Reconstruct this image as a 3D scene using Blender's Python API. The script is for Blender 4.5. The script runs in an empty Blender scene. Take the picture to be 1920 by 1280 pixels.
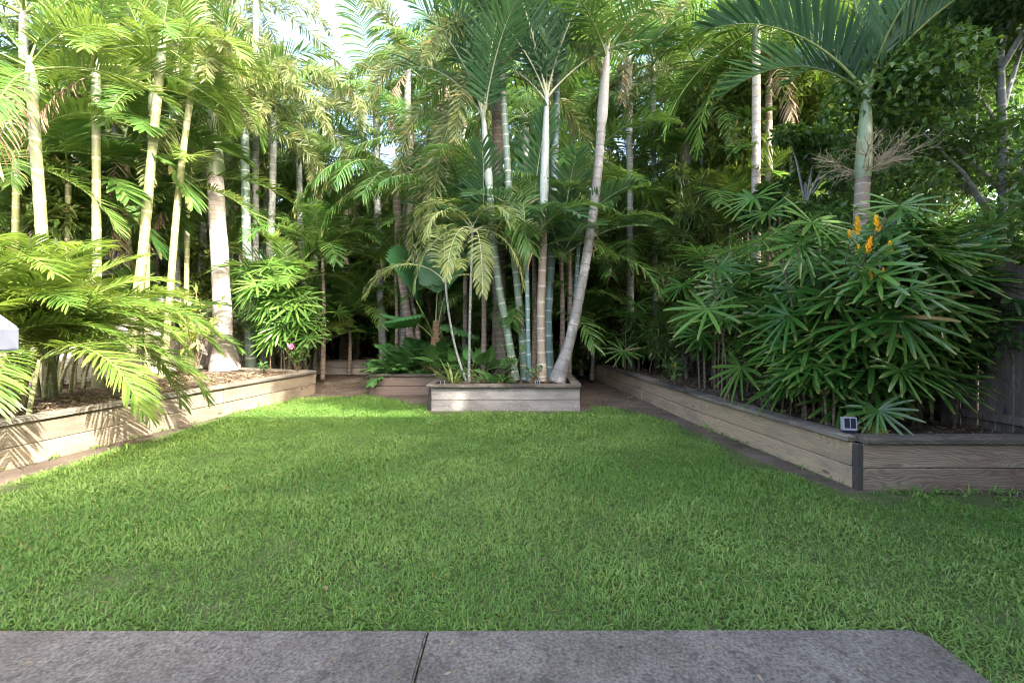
import bpy, bmesh, math, random
import numpy as np
from mathutils import Vector, Matrix

R = math.radians
# ------------------------------------------------------------------ camera, sky, sun, exposure
sc = bpy.context.scene
C = sc.collection
FPX, CX, HY, EYE = 853.3, 960.0, 615.0, 1.35        # lens in pixels of a 1920 wide frame, optical axis, horizon, eye height
cam = bpy.data.cameras.new("camera")
cam.lens = 16.0; cam.sensor_width = 36.0; cam.clip_end = 2000; cam.clip_start = 0.05
cam.shift_y = -(640 - HY) / 1920.0
co = bpy.data.objects.new("camera", cam); C.objects.link(co)
co.location = (0, 0, EYE); co.rotation_euler = (R(90), 0, 0)
sc.camera = co

SUN_EL, SUN_AZ = 36.0, 138.0        # azimuth of the sun, clockwise from +Y: right of and behind the viewer
wd = bpy.data.worlds.new("World"); sc.world = wd; wd.use_nodes = True
wn = wd.node_tree.nodes; wn.clear()
sky = wn.new("ShaderNodeTexSky"); sky.sky_type = 'NISHITA'; sky.sun_disc = False
sky.sun_elevation = R(SUN_EL); sky.sun_rotation = R(SUN_AZ)
sky.air_density = 0.8; sky.dust_density = 5.0; sky.ozone_density = 0.4
bgn = wn.new("ShaderNodeBackground"); bgn.inputs[1].default_value = 0.15
wo = wn.new("ShaderNodeOutputWorld")
wd.node_tree.links.new(sky.outputs[0], bgn.inputs[0]); wd.node_tree.links.new(bgn.outputs[0], wo.inputs[0])
sl = bpy.data.lights.new("sun", 'SUN'); sl.energy = 2.0; sl.angle = R(0.6); sl.color = (1.0, 0.95, 0.87)
so = bpy.data.objects.new("sun", sl); C.objects.link(so)
sd = Vector((math.sin(R(SUN_AZ)) * math.cos(R(SUN_EL)), math.cos(R(SUN_AZ)) * math.cos(R(SUN_EL)), math.sin(R(SUN_EL))))
so.rotation_euler = sd.to_track_quat('Z', 'Y').to_euler(); so.location = sd * 40

sc.view_settings.view_transform = 'Standard'; sc.view_settings.look = 'None'
sc.view_settings.exposure = 3.35; sc.view_settings.gamma = 1.0
sc.cycles.max_bounces = 8; sc.cycles.diffuse_bounces = 4; sc.cycles.transmission_bounces = 6
sc.cycles.use_denoising = True; sc.cycles.filter_width = 1.0

# ------------------------------------------------------------------ helpers
def P(px, py, d):
    return Vector(((px - CX) / FPX * d, d, EYE - (py - HY) / FPX * d))
def G(px, py, z=0.0):
    d = (EYE - z) * FPX / (py - HY)
    return Vector(((px - CX) / FPX * d, d, z))

def link(o, parent=None):
    C.objects.link(o)
    if parent is not None: o.parent = parent
    return o
def mesh_np(name, V, F, mats, uv=None, smooth=True, fmat=None):
    """V (n,3) array, F list of arrays of quads/tris (index arrays of shape (m,4) or (m,3))"""
    me = bpy.data.meshes.new(name)
    V = np.asarray(V, dtype=np.float32)
    loops = []; starts = []; tot = 0
    for f in F:
        f = np.asarray(f, dtype=np.int32)
        if len(f) == 0: continue
        m, k = f.shape
        loops.append(f.ravel()); starts.append(tot + np.arange(m, dtype=np.int32) * k); tot += m * k
    loops = np.concatenate(loops); starts = np.concatenate(starts)
    me.vertices.add(len(V)); me.vertices.foreach_set("co", V.ravel())
    me.loops.add(len(loops)); me.loops.foreach_set("vertex_index", loops)
    me.polygons.add(len(starts)); me.polygons.foreach_set("loop_start", starts)
    if uv is not None:
        l = me.uv_layers.new(name="UVMap")
        l.data.foreach_set("uv", np.asarray(uv, dtype=np.float32)[loops].ravel())
    if smooth: me.polygons.foreach_set("use_smooth", np.ones(len(starts), dtype=bool))
    if not isinstance(mats, (list, tuple)): mats = [mats]
    for m in mats: me.materials.append(m)
    if fmat is not None: me.polygons.foreach_set("material_index", np.asarray(fmat, dtype=np.int32))
    me.update(calc_edges=True)
    return me
def bm_mesh(name, bm, mat, smooth=False):
    me = bpy.data.meshes.new(name); bm.normal_update(); bm.to_mesh(me); bm.free()
    me.materials.append(mat)
    if smooth: me.polygons.foreach_set("use_smooth", np.ones(len(me.polygons), dtype=bool))
    return me
def obj(name, me, parent=None, loc=None, rot=None, scale=None):
    o = bpy.data.objects.new(name, me); link(o, parent)
    if loc is not None: o.location = loc
    if rot is not None: o.rotation_euler = rot
    if scale is not None: o.scale = (scale,) * 3 if isinstance(scale, (int, float)) else scale
    return o
def thing(name, label, cat, loc=(0, 0, 0), group=None, rz=0.0):
    o = bpy.data.objects.new(name, None); link(o); o.location = loc; o.rotation_euler = (0, 0, rz)
    o.empty_display_size = 0.2
    return tag(o, label, cat, group)
def tag(o, label=None, cat=None, group=None, kind=None):
    if label: o["label"] = label
    if cat: o["category"] = cat
    if group: o["group"] = group
    if kind: o["kind"] = kind
    return o
def box_bm(bm, x0, x1, y0, y1, z0, z1):
    v = [bm.verts.new(p) for p in ((x0,y0,z0),(x1,y0,z0),(x1,y1,z0),(x0,y1,z0),(x0,y0,z1),(x1,y0,z1),(x1,y1,z1),(x0,y1,z1))]
    for f in ((0,3,2,1),(4,5,6,7),(0,1,5,4),(1,2,6,5),(2,3,7,6),(3,0,4,7)): bm.faces.new([v[i] for i in f])
def box_mesh(name, sx, sy, sz, mat, bev=0.004, jit=0.0, seed=0, cuts=0):
    """box from x 0..sx, centred in y, z 0..sz, edges softened"""
    bm = bmesh.new(); box_bm(bm, 0, sx, -sy/2, sy/2, 0, sz)
    if bev: bmesh.ops.bevel(bm, geom=bm.edges[:], offset=bev, segments=1, affect='EDGES')
    if jit:
        rr = random.Random(seed)
        for v in bm.verts: v.co += Vector((rr.uniform(-jit,jit), rr.uniform(-jit,jit), rr.uniform(-jit,jit)))
    return bm_mesh(name, bm, mat)

# ------------------------------------------------------------------ materials
def mat_new(name):
    m = bpy.data.materials.new(name); m.use_nodes = True
    nt = m.node_tree; nt.nodes.clear()
    return m, nt, nt.nodes, nt.links
def N(nd, t, **kw):
    n = nd.new(t)
    for k, v in kw.items(): setattr(n, k, v)
    return n
def ramp(nd, pts, interp='LINEAR'):
    r = nd.new("ShaderNodeValToRGB"); e = r.color_ramp.elements; r.color_ramp.interpolation = interp
    while len(e) < len(pts): e.new(0.5)
    for i, (p, c) in enumerate(pts):
        e[i].position = p; e[i].color = (c, c, c, 1) if isinstance(c, (int, float)) else (*c, 1)
    return r
def mixc(nd, lk, f, a, b, mode='MIX'):
    m = nd.new("ShaderNodeMix"); m.data_type = 'RGBA'; m.blend_type = mode
    for s, v in ((m.inputs[0], f), (m.inputs[6], a), (m.inputs[7], b)):
        if hasattr(v, "links"): lk.new(v, s)
        elif isinstance(v, (int, float)): s.default_value = v
        else: s.default_value = (*v, 1)
    return m.outputs[2]

def leaf_mat(name, a, b, trans, rough=0.38, tfac=0.35, tip=None, dry=0.0, spec=0.40):
    m, nt, nd, lk = mat_new(name)
    oi = N(nd, "ShaderNodeObjectInfo"); uv = N(nd, "ShaderNodeUVMap"); sp = N(nd, "ShaderNodeSeparateXYZ")
    lk.new(uv.outputs[0], sp.inputs[0])
    c = mixc(nd, lk, sp.outputs[0], a, b)
    hs = N(nd, "ShaderNodeHueSaturation"); lk.new(c, hs.inputs['Color'])
    mr = N(nd, "ShaderNodeMapRange"); lk.new(oi.outputs['Random'], mr.inputs[0]); mr.inputs[3].default_value = 0.72; mr.inputs[4].default_value = 1.28
    lk.new(mr.outputs[0], hs.inputs['Value'])
    mh = N(nd, "ShaderNodeMapRange"); lk.new(oi.outputs['Random'], mh.inputs[0]); mh.inputs[3].default_value = 0.515; mh.inputs[4].default_value = 0.485
    lk.new(mh.outputs[0], hs.inputs['Hue'])
    col = hs.outputs[0]
    if tip is not None:
        rp = ramp(nd, [(0.80, 0.0), (1.0, 0.75)]); lk.new(sp.outputs[1], rp.inputs[0])
        col = mixc(nd, lk, rp.outputs[0], col, tip)
    if dry:
        rd = ramp(nd, [(1.0 - dry, 0.0), (min(1.0, 1.0 - dry + 0.01), 0.9)]); lk.new(sp.outputs[0], rd.inputs[0])
        col = mixc(nd, lk, rd.outputs[0], col, (0.30, 0.22, 0.09))
    bs = N(nd, "ShaderNodeBsdfPrincipled"); lk.new(col, bs.inputs['Base Color']); bs.inputs['Roughness'].default_value = rough
    bs.inputs['Specular IOR Level'].default_value = spec
    tr = N(nd, "ShaderNodeBsdfTranslucent")
    tc = mixc(nd, lk, 0.6, col, trans); lk.new(tc, tr.inputs[0])
    mx = N(nd, "ShaderNodeMixShader"); mx.inputs[0].default_value = tfac
    lk.new(bs.outputs[0], mx.inputs[1]); lk.new(tr.outputs[0], mx.inputs[2])
    out = N(nd, "ShaderNodeOutputMaterial"); lk.new(mx.outputs[0], out.inputs[0])
    return m

def trunk_mat(name, base, base2, ring, ringw=0.10, rough=0.7, patch=None, patch_at=0.56):
    m, nt, nd, lk = mat_new(name)
    uv = N(nd, "ShaderNodeUVMap"); sp = N(nd, "ShaderNodeSeparateXYZ"); lk.new(uv.outputs[0], sp.inputs[0])
    tc = N(nd, "ShaderNodeTexCoord"); oi = N(nd, "ShaderNodeObjectInfo")
    n1 = N(nd, "ShaderNodeTexNoise"); n1.inputs['Scale'].default_value = 6; n1.inputs['Detail'].default_value = 6
    mp = N(nd, "ShaderNodeMapping"); mp.inputs['Scale'].default_value = (1, 1, 0.35); lk.new(tc.outputs['Object'], mp.inputs[0]); lk.new(mp.outputs[0], n1.inputs[0])
    r1 = ramp(nd, [(0.35, 0.0), (0.65, 1.0)]); lk.new(n1.outputs[0], r1.inputs[0])
    col = mixc(nd, lk, r1.outputs[0], base, base2)
    if patch:
        n2 = N(nd, "ShaderNodeTexNoise"); n2.inputs['Scale'].default_value = 2.6; n2.inputs['Detail'].default_value = 8; n2.inputs['Roughness'].default_value = 0.7
        lk.new(tc.outputs['Object'], n2.inputs[0])
        r2 = ramp(nd, [(patch_at, 0.0), (patch_at + 0.04, 0.85)]); lk.new(n2.outputs[0], r2.inputs[0])
        col = mixc(nd, lk, r2.outputs[0], col, patch)
    n4 = N(nd, "ShaderNodeTexNoise"); n4.inputs['Scale'].default_value = 15; n4.inputs['Detail'].default_value = 7; n4.inputs['Roughness'].default_value = 0.75
    lk.new(tc.outputs['Object'], n4.inputs[0])
    r4 = ramp(nd, [(0.57, 0.0), (0.66, 0.55)]); lk.new(n4.outputs[0], r4.inputs[0])
    col = mixc(nd, lk, r4.outputs[0], col, tuple(min(0.6, x * 1.7 + 0.05) for x in base))
    r5 = ramp(nd, [(0.33, 0.6), (0.43, 0.0)]); lk.new(n4.outputs[0], r5.inputs[0])
    col = mixc(nd, lk, r5.outputs[0], col, tuple(x * 0.45 for x in base2))
    # ring scars at whole values of v
    wob = N(nd, "ShaderNodeMath", operation='MULTIPLY_ADD'); lk.new(n1.outputs[0], wob.inputs[0]); wob.inputs[1].default_value = 0.10; lk.new(sp.outputs[1], wob.inputs[2])
    fr = N(nd, "ShaderNodeMath", operation='FRACT'); lk.new(wob.outputs[0], fr.inputs[0])
    rr = ramp(nd, [(0.0, 0.9), (ringw, 0.8), (ringw + 0.05, 0.0), (0.97, 0.0), (1.0, 0.9)]); lk.new(fr.outputs[0], rr.inputs[0])
    col = mixc(nd, lk, rr.outputs[0], col, ring)
    hs = N(nd, "ShaderNodeHueSaturation"); lk.new(col, hs.inputs['Color'])
    mr = N(nd, "ShaderNodeMapRange"); lk.new(oi.outputs['Random'], mr.inputs[0]); mr.inputs[3].default_value = 0.85; mr.inputs[4].default_value = 1.15
    lk.new(mr.outputs[0], hs.inputs['Value'])
    n3 = N(nd, "ShaderNodeTexNoise"); n3.inputs['Scale'].default_value = 60; n3.inputs['Detail'].default_value = 5; lk.new(mp.outputs[0], n3.inputs[0])
    bp = N(nd, "ShaderNodeBump"); bp.inputs['Strength'].default_value = 0.35; bp.inputs['Distance'].default_value = 0.01; lk.new(n3.outputs[0], bp.inputs['Height'])
    bs = N(nd, "ShaderNodeBsdfPrincipled"); lk.new(hs.outputs[0], bs.inputs['Base Color']); bs.inputs['Roughness'].default_value = rough
    lk.new(bp.outputs[0], bs.inputs['Normal'])
    out = N(nd, "ShaderNodeOutputMaterial"); lk.new(bs.outputs[0], out.inputs[0])
    return m

def wood_mat(name, light, dark, stain, rough=0.8, stain_at=0.56, axis='X'):
    """weathered timber, grain along the plank's own long axis"""
    m, nt, nd, lk = mat_new(name)
    tc = N(nd, "ShaderNodeTexCoord"); oi = N(nd, "ShaderNodeObjectInfo")
    ad = N(nd, "ShaderNodeVectorMath", operation='ADD'); lk.new(tc.outputs['Object'], ad.inputs[0])
    cb = N(nd, "ShaderNodeCombineXYZ")
    for k, s in enumerate((37.0, 53.0, 91.0)):
        mm = N(nd, "ShaderNodeMath", operation='MULTIPLY'); lk.new(oi.outputs['Random'], mm.inputs[0]); mm.inputs[1].default_value = s
        lk.new(mm.outputs[0], cb.inputs[k])
    lk.new(cb.outputs[0], ad.inputs[1])
    # knots bend the grain
    kn = N(nd, "ShaderNodeTexNoise"); kn.inputs['Scale'].default_value = 3.2; kn.inputs['Detail'].default_value = 2
    mk = N(nd, "ShaderNodeMapping"); mk.inputs['Scale'].default_value = (0.55, 1, 1.6) if axis == 'X' else (1.6, 1, 0.55)
    lk.new(ad.outputs[0], mk.inputs[0]); lk.new(mk.outputs[0], kn.inputs[0])
    wv = N(nd, "ShaderNodeTexWave", wave_type='BANDS', bands_direction='Z' if axis == 'X' else 'X')
    wv.inputs['Scale'].default_value = 9; wv.inputs['Distortion'].default_value = 0
    sc_ = N(nd, "ShaderNodeVectorMath", operation='SCALE'); lk.new(kn.outputs[1], sc_.inputs[0]); sc_.inputs['Scale'].default_value = 0.55
    a2 = N(nd, "ShaderNodeVectorMath", operation='ADD'); lk.new(mk.outputs[0], a2.inputs[0]); lk.new(sc_.outputs[0], a2.inputs[1])
    lk.new(a2.outputs[0], wv.inputs[0])
    g = N(nd, "ShaderNodeTexNoise"); g.inputs['Scale'].default_value = 1.0; g.inputs['Detail'].default_value = 6; g.inputs['Roughness'].default_value = 0.7
    mg = N(nd, "ShaderNodeMapping"); mg.inputs['Scale'].default_value = (3, 60, 110) if axis == 'X' else (110, 60, 3)
    lk.new(ad.outputs[0], mg.inputs[0]); lk.new(mg.outputs[0], g.inputs[0])
    mixf = N(nd, "ShaderNodeMath", operation='MULTIPLY_ADD'); lk.new(wv.outputs[1], mixf.inputs[0]); mixf.inputs[1].default_value = 0.20; 
    gm = N(nd, "ShaderNodeMath", operation='MULTIPLY'); lk.new(g.outputs[0], gm.inputs[0]); gm.inputs[1].default_value = 0.80
    lk.new(gm.outputs[0], mixf.inputs[2])
    rp = ramp(nd, [(0.25, dark), (0.6, light)]); lk.new(mixf.outputs[0], rp.inputs[0])
    st = N(nd, "ShaderNodeTexNoise"); st.inputs['Scale'].default_value = 2.1; st.inputs['Detail'].default_value = 8; st.inputs['Roughness'].default_value = 0.65
    ms = N(nd, "ShaderNodeMapping"); ms.inputs['Scale'].default_value = (0.8, 1, 2.5) if axis == 'X' else (2.5, 1, 0.8)
    lk.new(ad.outputs[0], ms.inputs[0]); lk.new(ms.outputs[0], st.inputs[0])
    rs = ramp(nd, [(stain_at - 0.08, 0.0), (stain_at + 0.12, 0.85)]); lk.new(st.outputs[0], rs.inputs[0])
    col = mixc(nd, lk, rs.outputs[0], rp.outputs[0], stain)
    # knots
    vo = N(nd, "ShaderNodeTexVoronoi"); vo.inputs['Scale'].default_value = 3.0; lk.new(mk.outputs[0], vo.inputs[0])
    rk = ramp(nd, [(0.05, 0.8), (0.10, 0.0)]); lk.new(vo.outputs[0], rk.inputs[0])
    col = mixc(nd, lk, rk.outputs[0], col, tuple(x * 0.4 for x in dark))
    hs = N(nd, "ShaderNodeHueSaturation"); lk.new(col, hs.inputs['Color'])
    mr = N(nd, "ShaderNodeMapRange"); lk.new(oi.outputs['Random'], mr.inputs[0]); mr.inputs[3].default_value = 0.8; mr.inputs[4].default_value = 1.2
    lk.new(mr.outputs[0], hs.inputs['Value'])
    bp = N(nd, "ShaderNodeBump"); bp.inputs['Strength'].default_value = 0.5; bp.inputs['Distance'].default_value = 0.006; lk.new(mixf.outputs[0], bp.inputs['Height'])
    bs = N(nd, "ShaderNodeBsdfPrincipled"); lk.new(hs.outputs[0], bs.inputs['Base Color']); bs.inputs['Roughness'].default_value = rough
    bs.inputs['Specular IOR Level'].default_value = 0.25
    lk.new(bp.outputs[0], bs.inputs['Normal'])
    out = N(nd, "ShaderNodeOutputMaterial"); lk.new(bs.outputs[0], out.inputs[0])
    return m

def blotch_mat(name, cols, scale, rough=0.9, fine=60, bump=0.5, spots=None, dist=0.01, pos=None, con=(0.55, 1.35)):
    m, nt, nd, lk = mat_new(name)
    tc = N(nd, "ShaderNodeTexCoord")
    n1 = N(nd, "ShaderNodeTexNoise"); n1.inputs['Scale'].default_value = scale; n1.inputs['Detail'].default_value = 9; n1.inputs['Roughness'].default_value = 0.68
    lk.new(tc.outputs['Object'], n1.inputs[0])
    k = len(cols); pos = pos or [0.3 + 0.4 * i / (k - 1) for i in range(k)]
    rp = ramp(nd, list(zip(pos, cols))); lk.new(n1.outputs[0], rp.inputs[0])
    n2 = N(nd, "ShaderNodeTexNoise"); n2.inputs['Scale'].default_value = fine; n2.inputs['Detail'].default_value = 6; n2.inputs['Roughness'].default_value = 0.7
    lk.new(tc.outputs['Object'], n2.inputs[0])
    r2 = ramp(nd, [(0.3, con[0]), (0.7, con[1])]); lk.new(n2.outputs[0], r2.inputs[0])
    col = mixc(nd, lk, 1.0, rp.outputs[0], r2.outputs[0], 'MULTIPLY')
    if spots:
        vo = N(nd, "ShaderNodeTexNoise"); vo.inputs['Scale'].default_value = spots[0]; vo.inputs['Detail'].default_value = 4; lk.new(tc.outputs['Object'], vo.inputs[0])
        rv = ramp(nd, [(spots[2], 0.0), (spots[2] + 0.06, 0.75)]); lk.new(vo.outputs[0], rv.inputs[0])
        col = mixc(nd, lk, rv.outputs[0], col, spots[1])
    bp = N(nd, "ShaderNodeBump"); bp.inputs['Strength'].default_value = bump; bp.inputs['Distance'].default_value = dist; lk.new(n2.outputs[0], bp.inputs['Height'])
    bs = N(nd, "ShaderNodeBsdfPrincipled"); lk.new(col, bs.inputs['Base Color']); bs.inputs['Roughness'].default_value = rough
    bs.inputs['Specular IOR Level'].default_value = 0.25
    lk.new(bp.outputs[0], bs.inputs['Normal'])
    out = N(nd, "ShaderNodeOutputMaterial"); lk.new(bs.outputs[0], out.inputs[0])
    return m

def plain_mat(name, col, rough=0.5, metal=0.0):
    return_m, nt, nd, lk = mat_new(name)
    tc = N(nd, "ShaderNodeTexCoord"); n1 = N(nd, "ShaderNodeTexNoise"); n1.inputs['Scale'].default_value = 25; n1.inputs['Detail'].default_value = 5
    lk.new(tc.outputs['Object'], n1.inputs[0])
    r = ramp(nd, [(0.3, tuple(c * 0.85 for c in col)), (0.7, col)]); lk.new(n1.outputs[0], r.inputs[0])
    bs = N(nd, "ShaderNodeBsdfPrincipled"); lk.new(r.outputs[0], bs.inputs['Base Color']); bs.inputs['Roughness'].default_value = rough; bs.inputs['Metallic'].default_value = metal
    out = N(nd, "ShaderNodeOutputMaterial"); lk.new(bs.outputs[0], out.inputs[0])
    return return_m

M = {}
M['cane'] = leaf_mat('leaf_golden', (0.052, 0.130, 0.024), (0.120, 0.200, 0.038), (0.30, 0.40, 0.045), 0.34, 0.27, (0.24, 0.22, 0.07), 0.03)
M['cane_b'] = leaf_mat('leaf_golden_bright', (0.085, 0.175, 0.028), (0.165, 0.255, 0.045), (0.38, 0.48, 0.05), 0.34, 0.33, (0.26, 0.24, 0.07), 0.02)
M['king'] = leaf_mat('leaf_dark_palm', (0.042, 0.110, 0.024), (0.088, 0.175, 0.036), (0.20, 0.36, 0.05), 0.36, 0.30, (0.16, 0.15, 0.06), 0.03)
M['blue'] = leaf_mat('leaf_bluish_palm', (0.035, 0.095, 0.05), (0.07, 0.15, 0.07), (0.15, 0.32, 0.08), 0.32, 0.28)
M['fox'] = leaf_mat('leaf_plume', (0.075, 0.125, 0.035), (0.17, 0.19, 0.07), (0.30, 0.36, 0.10), 0.5, 0.30, (0.24, 0.20, 0.10), 0.06)
M['young'] = leaf_mat('leaf_young_palm', (0.12, 0.19, 0.05), (0.24, 0.28, 0.09), (0.40, 0.46, 0.12), 0.42, 0.35, (0.32, 0.28, 0.12))
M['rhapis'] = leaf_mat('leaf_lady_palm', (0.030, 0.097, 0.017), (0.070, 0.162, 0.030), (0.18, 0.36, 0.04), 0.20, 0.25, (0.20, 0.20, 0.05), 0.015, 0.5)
M['rhapis_lit'] = leaf_mat('leaf_lady_palm_lit', (0.06, 0.15, 0.03), (0.11, 0.22, 0.04), (0.25, 0.42, 0.06), 0.32, 0.30)  # lady palm leaf with sunlight put into its colour, for the left side
M['fan'] = leaf_mat('leaf_fan', (0.05, 0.165, 0.06), (0.075, 0.20, 0.065), (0.15, 0.40, 0.08), 0.38, 0.28)
M['broad'] = leaf_mat('leaf_broad', (0.05, 0.13, 0.035), (0.09, 0.20, 0.05), (0.18, 0.38, 0.06), 0.28, 0.25)
M['lacy'] = leaf_mat('leaf_lacy', (0.06, 0.165, 0.045), (0.11, 0.23, 0.06), (0.18, 0.40, 0.07), 0.33, 0.28)
M['dark_tree'] = leaf_mat('leaf_dark_tree', (0.030, 0.080, 0.022), (0.080, 0.155, 0.036), (0.20, 0.38, 0.04), 0.30, 0.30)
M['hedge'] = leaf_mat('leaf_hedge', (0.055, 0.11, 0.024), (0.15, 0.21, 0.045), (0.28, 0.38, 0.06), 0.38, 0.32, None, 0.04)
M['shrub'] = leaf_mat('leaf_pale_shrub', (0.17, 0.25, 0.04), (0.32, 0.36, 0.09), (0.5, 0.55, 0.10), 0.42, 0.35)
M['hib'] = leaf_mat('leaf_hibiscus', (0.06, 0.15, 0.04), (0.13, 0.26, 0.06), (0.3, 0.45, 0.08), 0.33, 0.28)
M['grass'] = leaf_mat('grass_blade', (0.072, 0.168, 0.029), (0.215, 0.322, 0.084), (0.27, 0.42, 0.05), 0.5, 0.26, (0.20, 0.29, 0.06), 0.012, 0.22)
M['yellow'] = leaf_mat('petal_yellow', (0.85, 0.38, 0.01), (0.9, 0.50, 0.02), (0.95, 0.55, 0.02), 0.5, 0.3)
M['pink'] = leaf_mat('petal_pink', (0.75, 0.08, 0.16), (0.85, 0.18, 0.25), (0.9, 0.25, 0.3), 0.5, 0.3)
M['dry'] = leaf_mat('dry_leaf', (0.17, 0.11, 0.06), (0.34, 0.26, 0.16), (0.4, 0.3, 0.15), 0.8, 0.1)
M['rachis'] = plain_mat('rachis_green', (0.16, 0.22, 0.06), 0.45)
M['rachis_pale'] = plain_mat('rachis_pale', (0.42, 0.44, 0.30), 0.5)
M['stem'] = plain_mat('stem_brown', (0.14, 0.10, 0.06), 0.8)
M['twig'] = plain_mat('twig_dry', (0.40, 0.33, 0.22), 0.8)
M['t_gold'] = trunk_mat('trunk_golden', (0.22, 0.225, 0.085), (0.175, 0.195, 0.095), (0.42, 0.38, 0.24), 0.08, 0.5, (0.33, 0.30, 0.21), 0.58)
M['t_white'] = trunk_mat('trunk_white_grey', (0.50, 0.45, 0.40), (0.42, 0.36, 0.32), (0.30, 0.24, 0.20), 0.10, 0.75, (0.58, 0.54, 0.49), 0.55)
M['t_green'] = trunk_mat('trunk_green_ringed', (0.095, 0.155, 0.115), (0.15, 0.205, 0.155), (0.44, 0.44, 0.39), 0.07, 0.5, (0.26, 0.28, 0.26), 0.58)
M['t_teal'] = trunk_mat('trunk_teal_ringed', (0.08, 0.15, 0.15), (0.13, 0.20, 0.20), (0.40, 0.42, 0.42), 0.07, 0.45, (0.28, 0.30, 0.32), 0.60)
M['t_pink'] = trunk_mat('trunk_tan_ringed', (0.25, 0.20, 0.155), (0.185, 0.155, 0.12), (0.40, 0.36, 0.31), 0.08, 0.7, (0.36, 0.33, 0.29), 0.58)
M['t_mauve'] = trunk_mat('trunk_mauve_ringed', (0.215, 0.205, 0.19), (0.15, 0.15, 0.135), (0.12, 0.115, 0.10), 0.06, 0.65, (0.37, 0.35, 0.33), 0.55)
M['t_brown'] = trunk_mat('trunk_brown', (0.17, 0.13, 0.10), (0.115, 0.09, 0.07), (0.24, 0.20, 0.16), 0.14, 0.85, (0.22, 0.18, 0.14), 0.58)
M['t_grey'] = trunk_mat('trunk_grey', (0.21, 0.22, 0.20), (0.15, 0.165, 0.15), (0.31, 0.31, 0.28), 0.08, 0.75, (0.28, 0.28, 0.25), 0.58)
M['shaft_white'] = trunk_mat('crownshaft_white', (0.28, 0.315, 0.29), (0.20, 0.24, 0.215), (0.30, 0.34, 0.31), 0.0, 0.5, (0.26, 0.21, 0.17), 0.62)
M['shaft_green'] = trunk_mat('crownshaft_green', (0.135, 0.18, 0.085), (0.17, 0.215, 0.125), (0.22, 0.28, 0.18), 0.0, 0.4, (0.28, 0.30, 0.22), 0.60)
M['shaft_grey'] = trunk_mat('crownshaft_mauve', (0.19, 0.185, 0.17), (0.23, 0.235, 0.21), (0.3, 0.3, 0.28), 0.0, 0.5, (0.22, 0.17, 0.14), 0.56)
M['fibre'] = trunk_mat('fibrous_leaf_bases', (0.20, 0.12, 0.06), (0.13, 0.08, 0.045), (0.24, 0.16, 0.09), 0.2, 0.9)
M['w_tan'] = wood_mat('timber_tan', (0.32, 0.265, 0.19), (0.17, 0.135, 0.095), (0.17, 0.14, 0.105), 0.8, 0.52)
M['w_right'] = wood_mat('timber_brown_grey', (0.40, 0.30, 0.19), (0.22, 0.16, 0.10), (0.20, 0.16, 0.12))
M['w_front'] = wood_mat('timber_weathered', (0.35, 0.275, 0.20), (0.11, 0.082, 0.058), (0.20, 0.12, 0.09), 0.8, 0.54)
M['w_grey'] = wood_mat('timber_silver', (0.34, 0.315, 0.285), (0.17, 0.15, 0.13), (0.19, 0.165, 0.14), 0.8, 0.50)
M['w_red'] = wood_mat('timber_reddish', (0.22, 0.165, 0.13), (0.135, 0.10, 0.078), (0.17, 0.13, 0.11))
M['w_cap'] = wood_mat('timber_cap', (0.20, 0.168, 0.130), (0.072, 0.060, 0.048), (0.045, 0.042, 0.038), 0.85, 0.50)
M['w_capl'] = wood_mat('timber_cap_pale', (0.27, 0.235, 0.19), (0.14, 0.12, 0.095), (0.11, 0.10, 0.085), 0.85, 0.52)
M['w_post'] = wood_mat('timber_post', (0.07, 0.06, 0.05), (0.03, 0.026, 0.022), (0.05, 0.045, 0.04), 0.9, 0.5, 'Z')
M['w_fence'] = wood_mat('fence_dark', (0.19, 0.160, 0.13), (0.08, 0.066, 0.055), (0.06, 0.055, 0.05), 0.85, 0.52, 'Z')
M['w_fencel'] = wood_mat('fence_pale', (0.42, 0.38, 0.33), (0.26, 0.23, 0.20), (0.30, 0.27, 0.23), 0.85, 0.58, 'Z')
M['soil'] = blotch_mat('soil_mulch', [(0.05, 0.036, 0.026), (0.12, 0.085, 0.06), (0.22, 0.17, 0.125)], 5, 0.95, 45, 0.9, None, 0.03)
M['dirt'] = blotch_mat('dirt_path', [(0.065, 0.049, 0.036), (0.115, 0.088, 0.066), (0.17, 0.132, 0.10)], 1.6, 0.95, 70, 0.6, None, 0.012)
M['turf'] = blotch_mat('turf_thatch', [(0.045, 0.065, 0.018), (0.070, 0.095, 0.028), (0.12, 0.12, 0.055)], 3, 0.95, 90, 0.8)
M['concrete'] = blotch_mat('concrete_slab', [(0.092, 0.080, 0.065), (0.138, 0.121, 0.100), (0.192, 0.170, 0.143)], 2.6, 0.9, 75, 0.9, (22, (0.07, 0.06, 0.054), 0.60), 0.006, [0.33, 0.5, 0.68], (0.35, 1.65))
M['render'] = plain_mat('house_render', (0.74, 0.72, 0.70), 0.9)
M['roof'] = plain_mat('roof_metal', (0.55, 0.54, 0.53), 0.5)
M['white'] = plain_mat('white_paint', (0.74, 0.75, 0.80), 0.45)
M['panel'] = plain_mat('solar_cell', (0.012, 0.014, 0.03), 0.15)
M['plastic'] = plain_mat('grey_plastic', (0.35, 0.34, 0.37), 0.4)
M['shadow'] = plain_mat('dark_gap', (0.03, 0.027, 0.025), 0.9)

# ------------------------------------------------------------------ ground, lawn base, patio, house
def sheet(name, pts, z, mat):
    bm = bmesh.new(); bm.faces.new([bm.verts.new((p[0], p[1], z)) for p in pts])
    o = obj(name, bm_mesh(name, bm, mat)); tag(o, kind='structure'); return o
sheet('ground', [(-300,-300),(300,-300),(300,300),(-300,300)], 0.0, M['dirt'])
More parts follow.
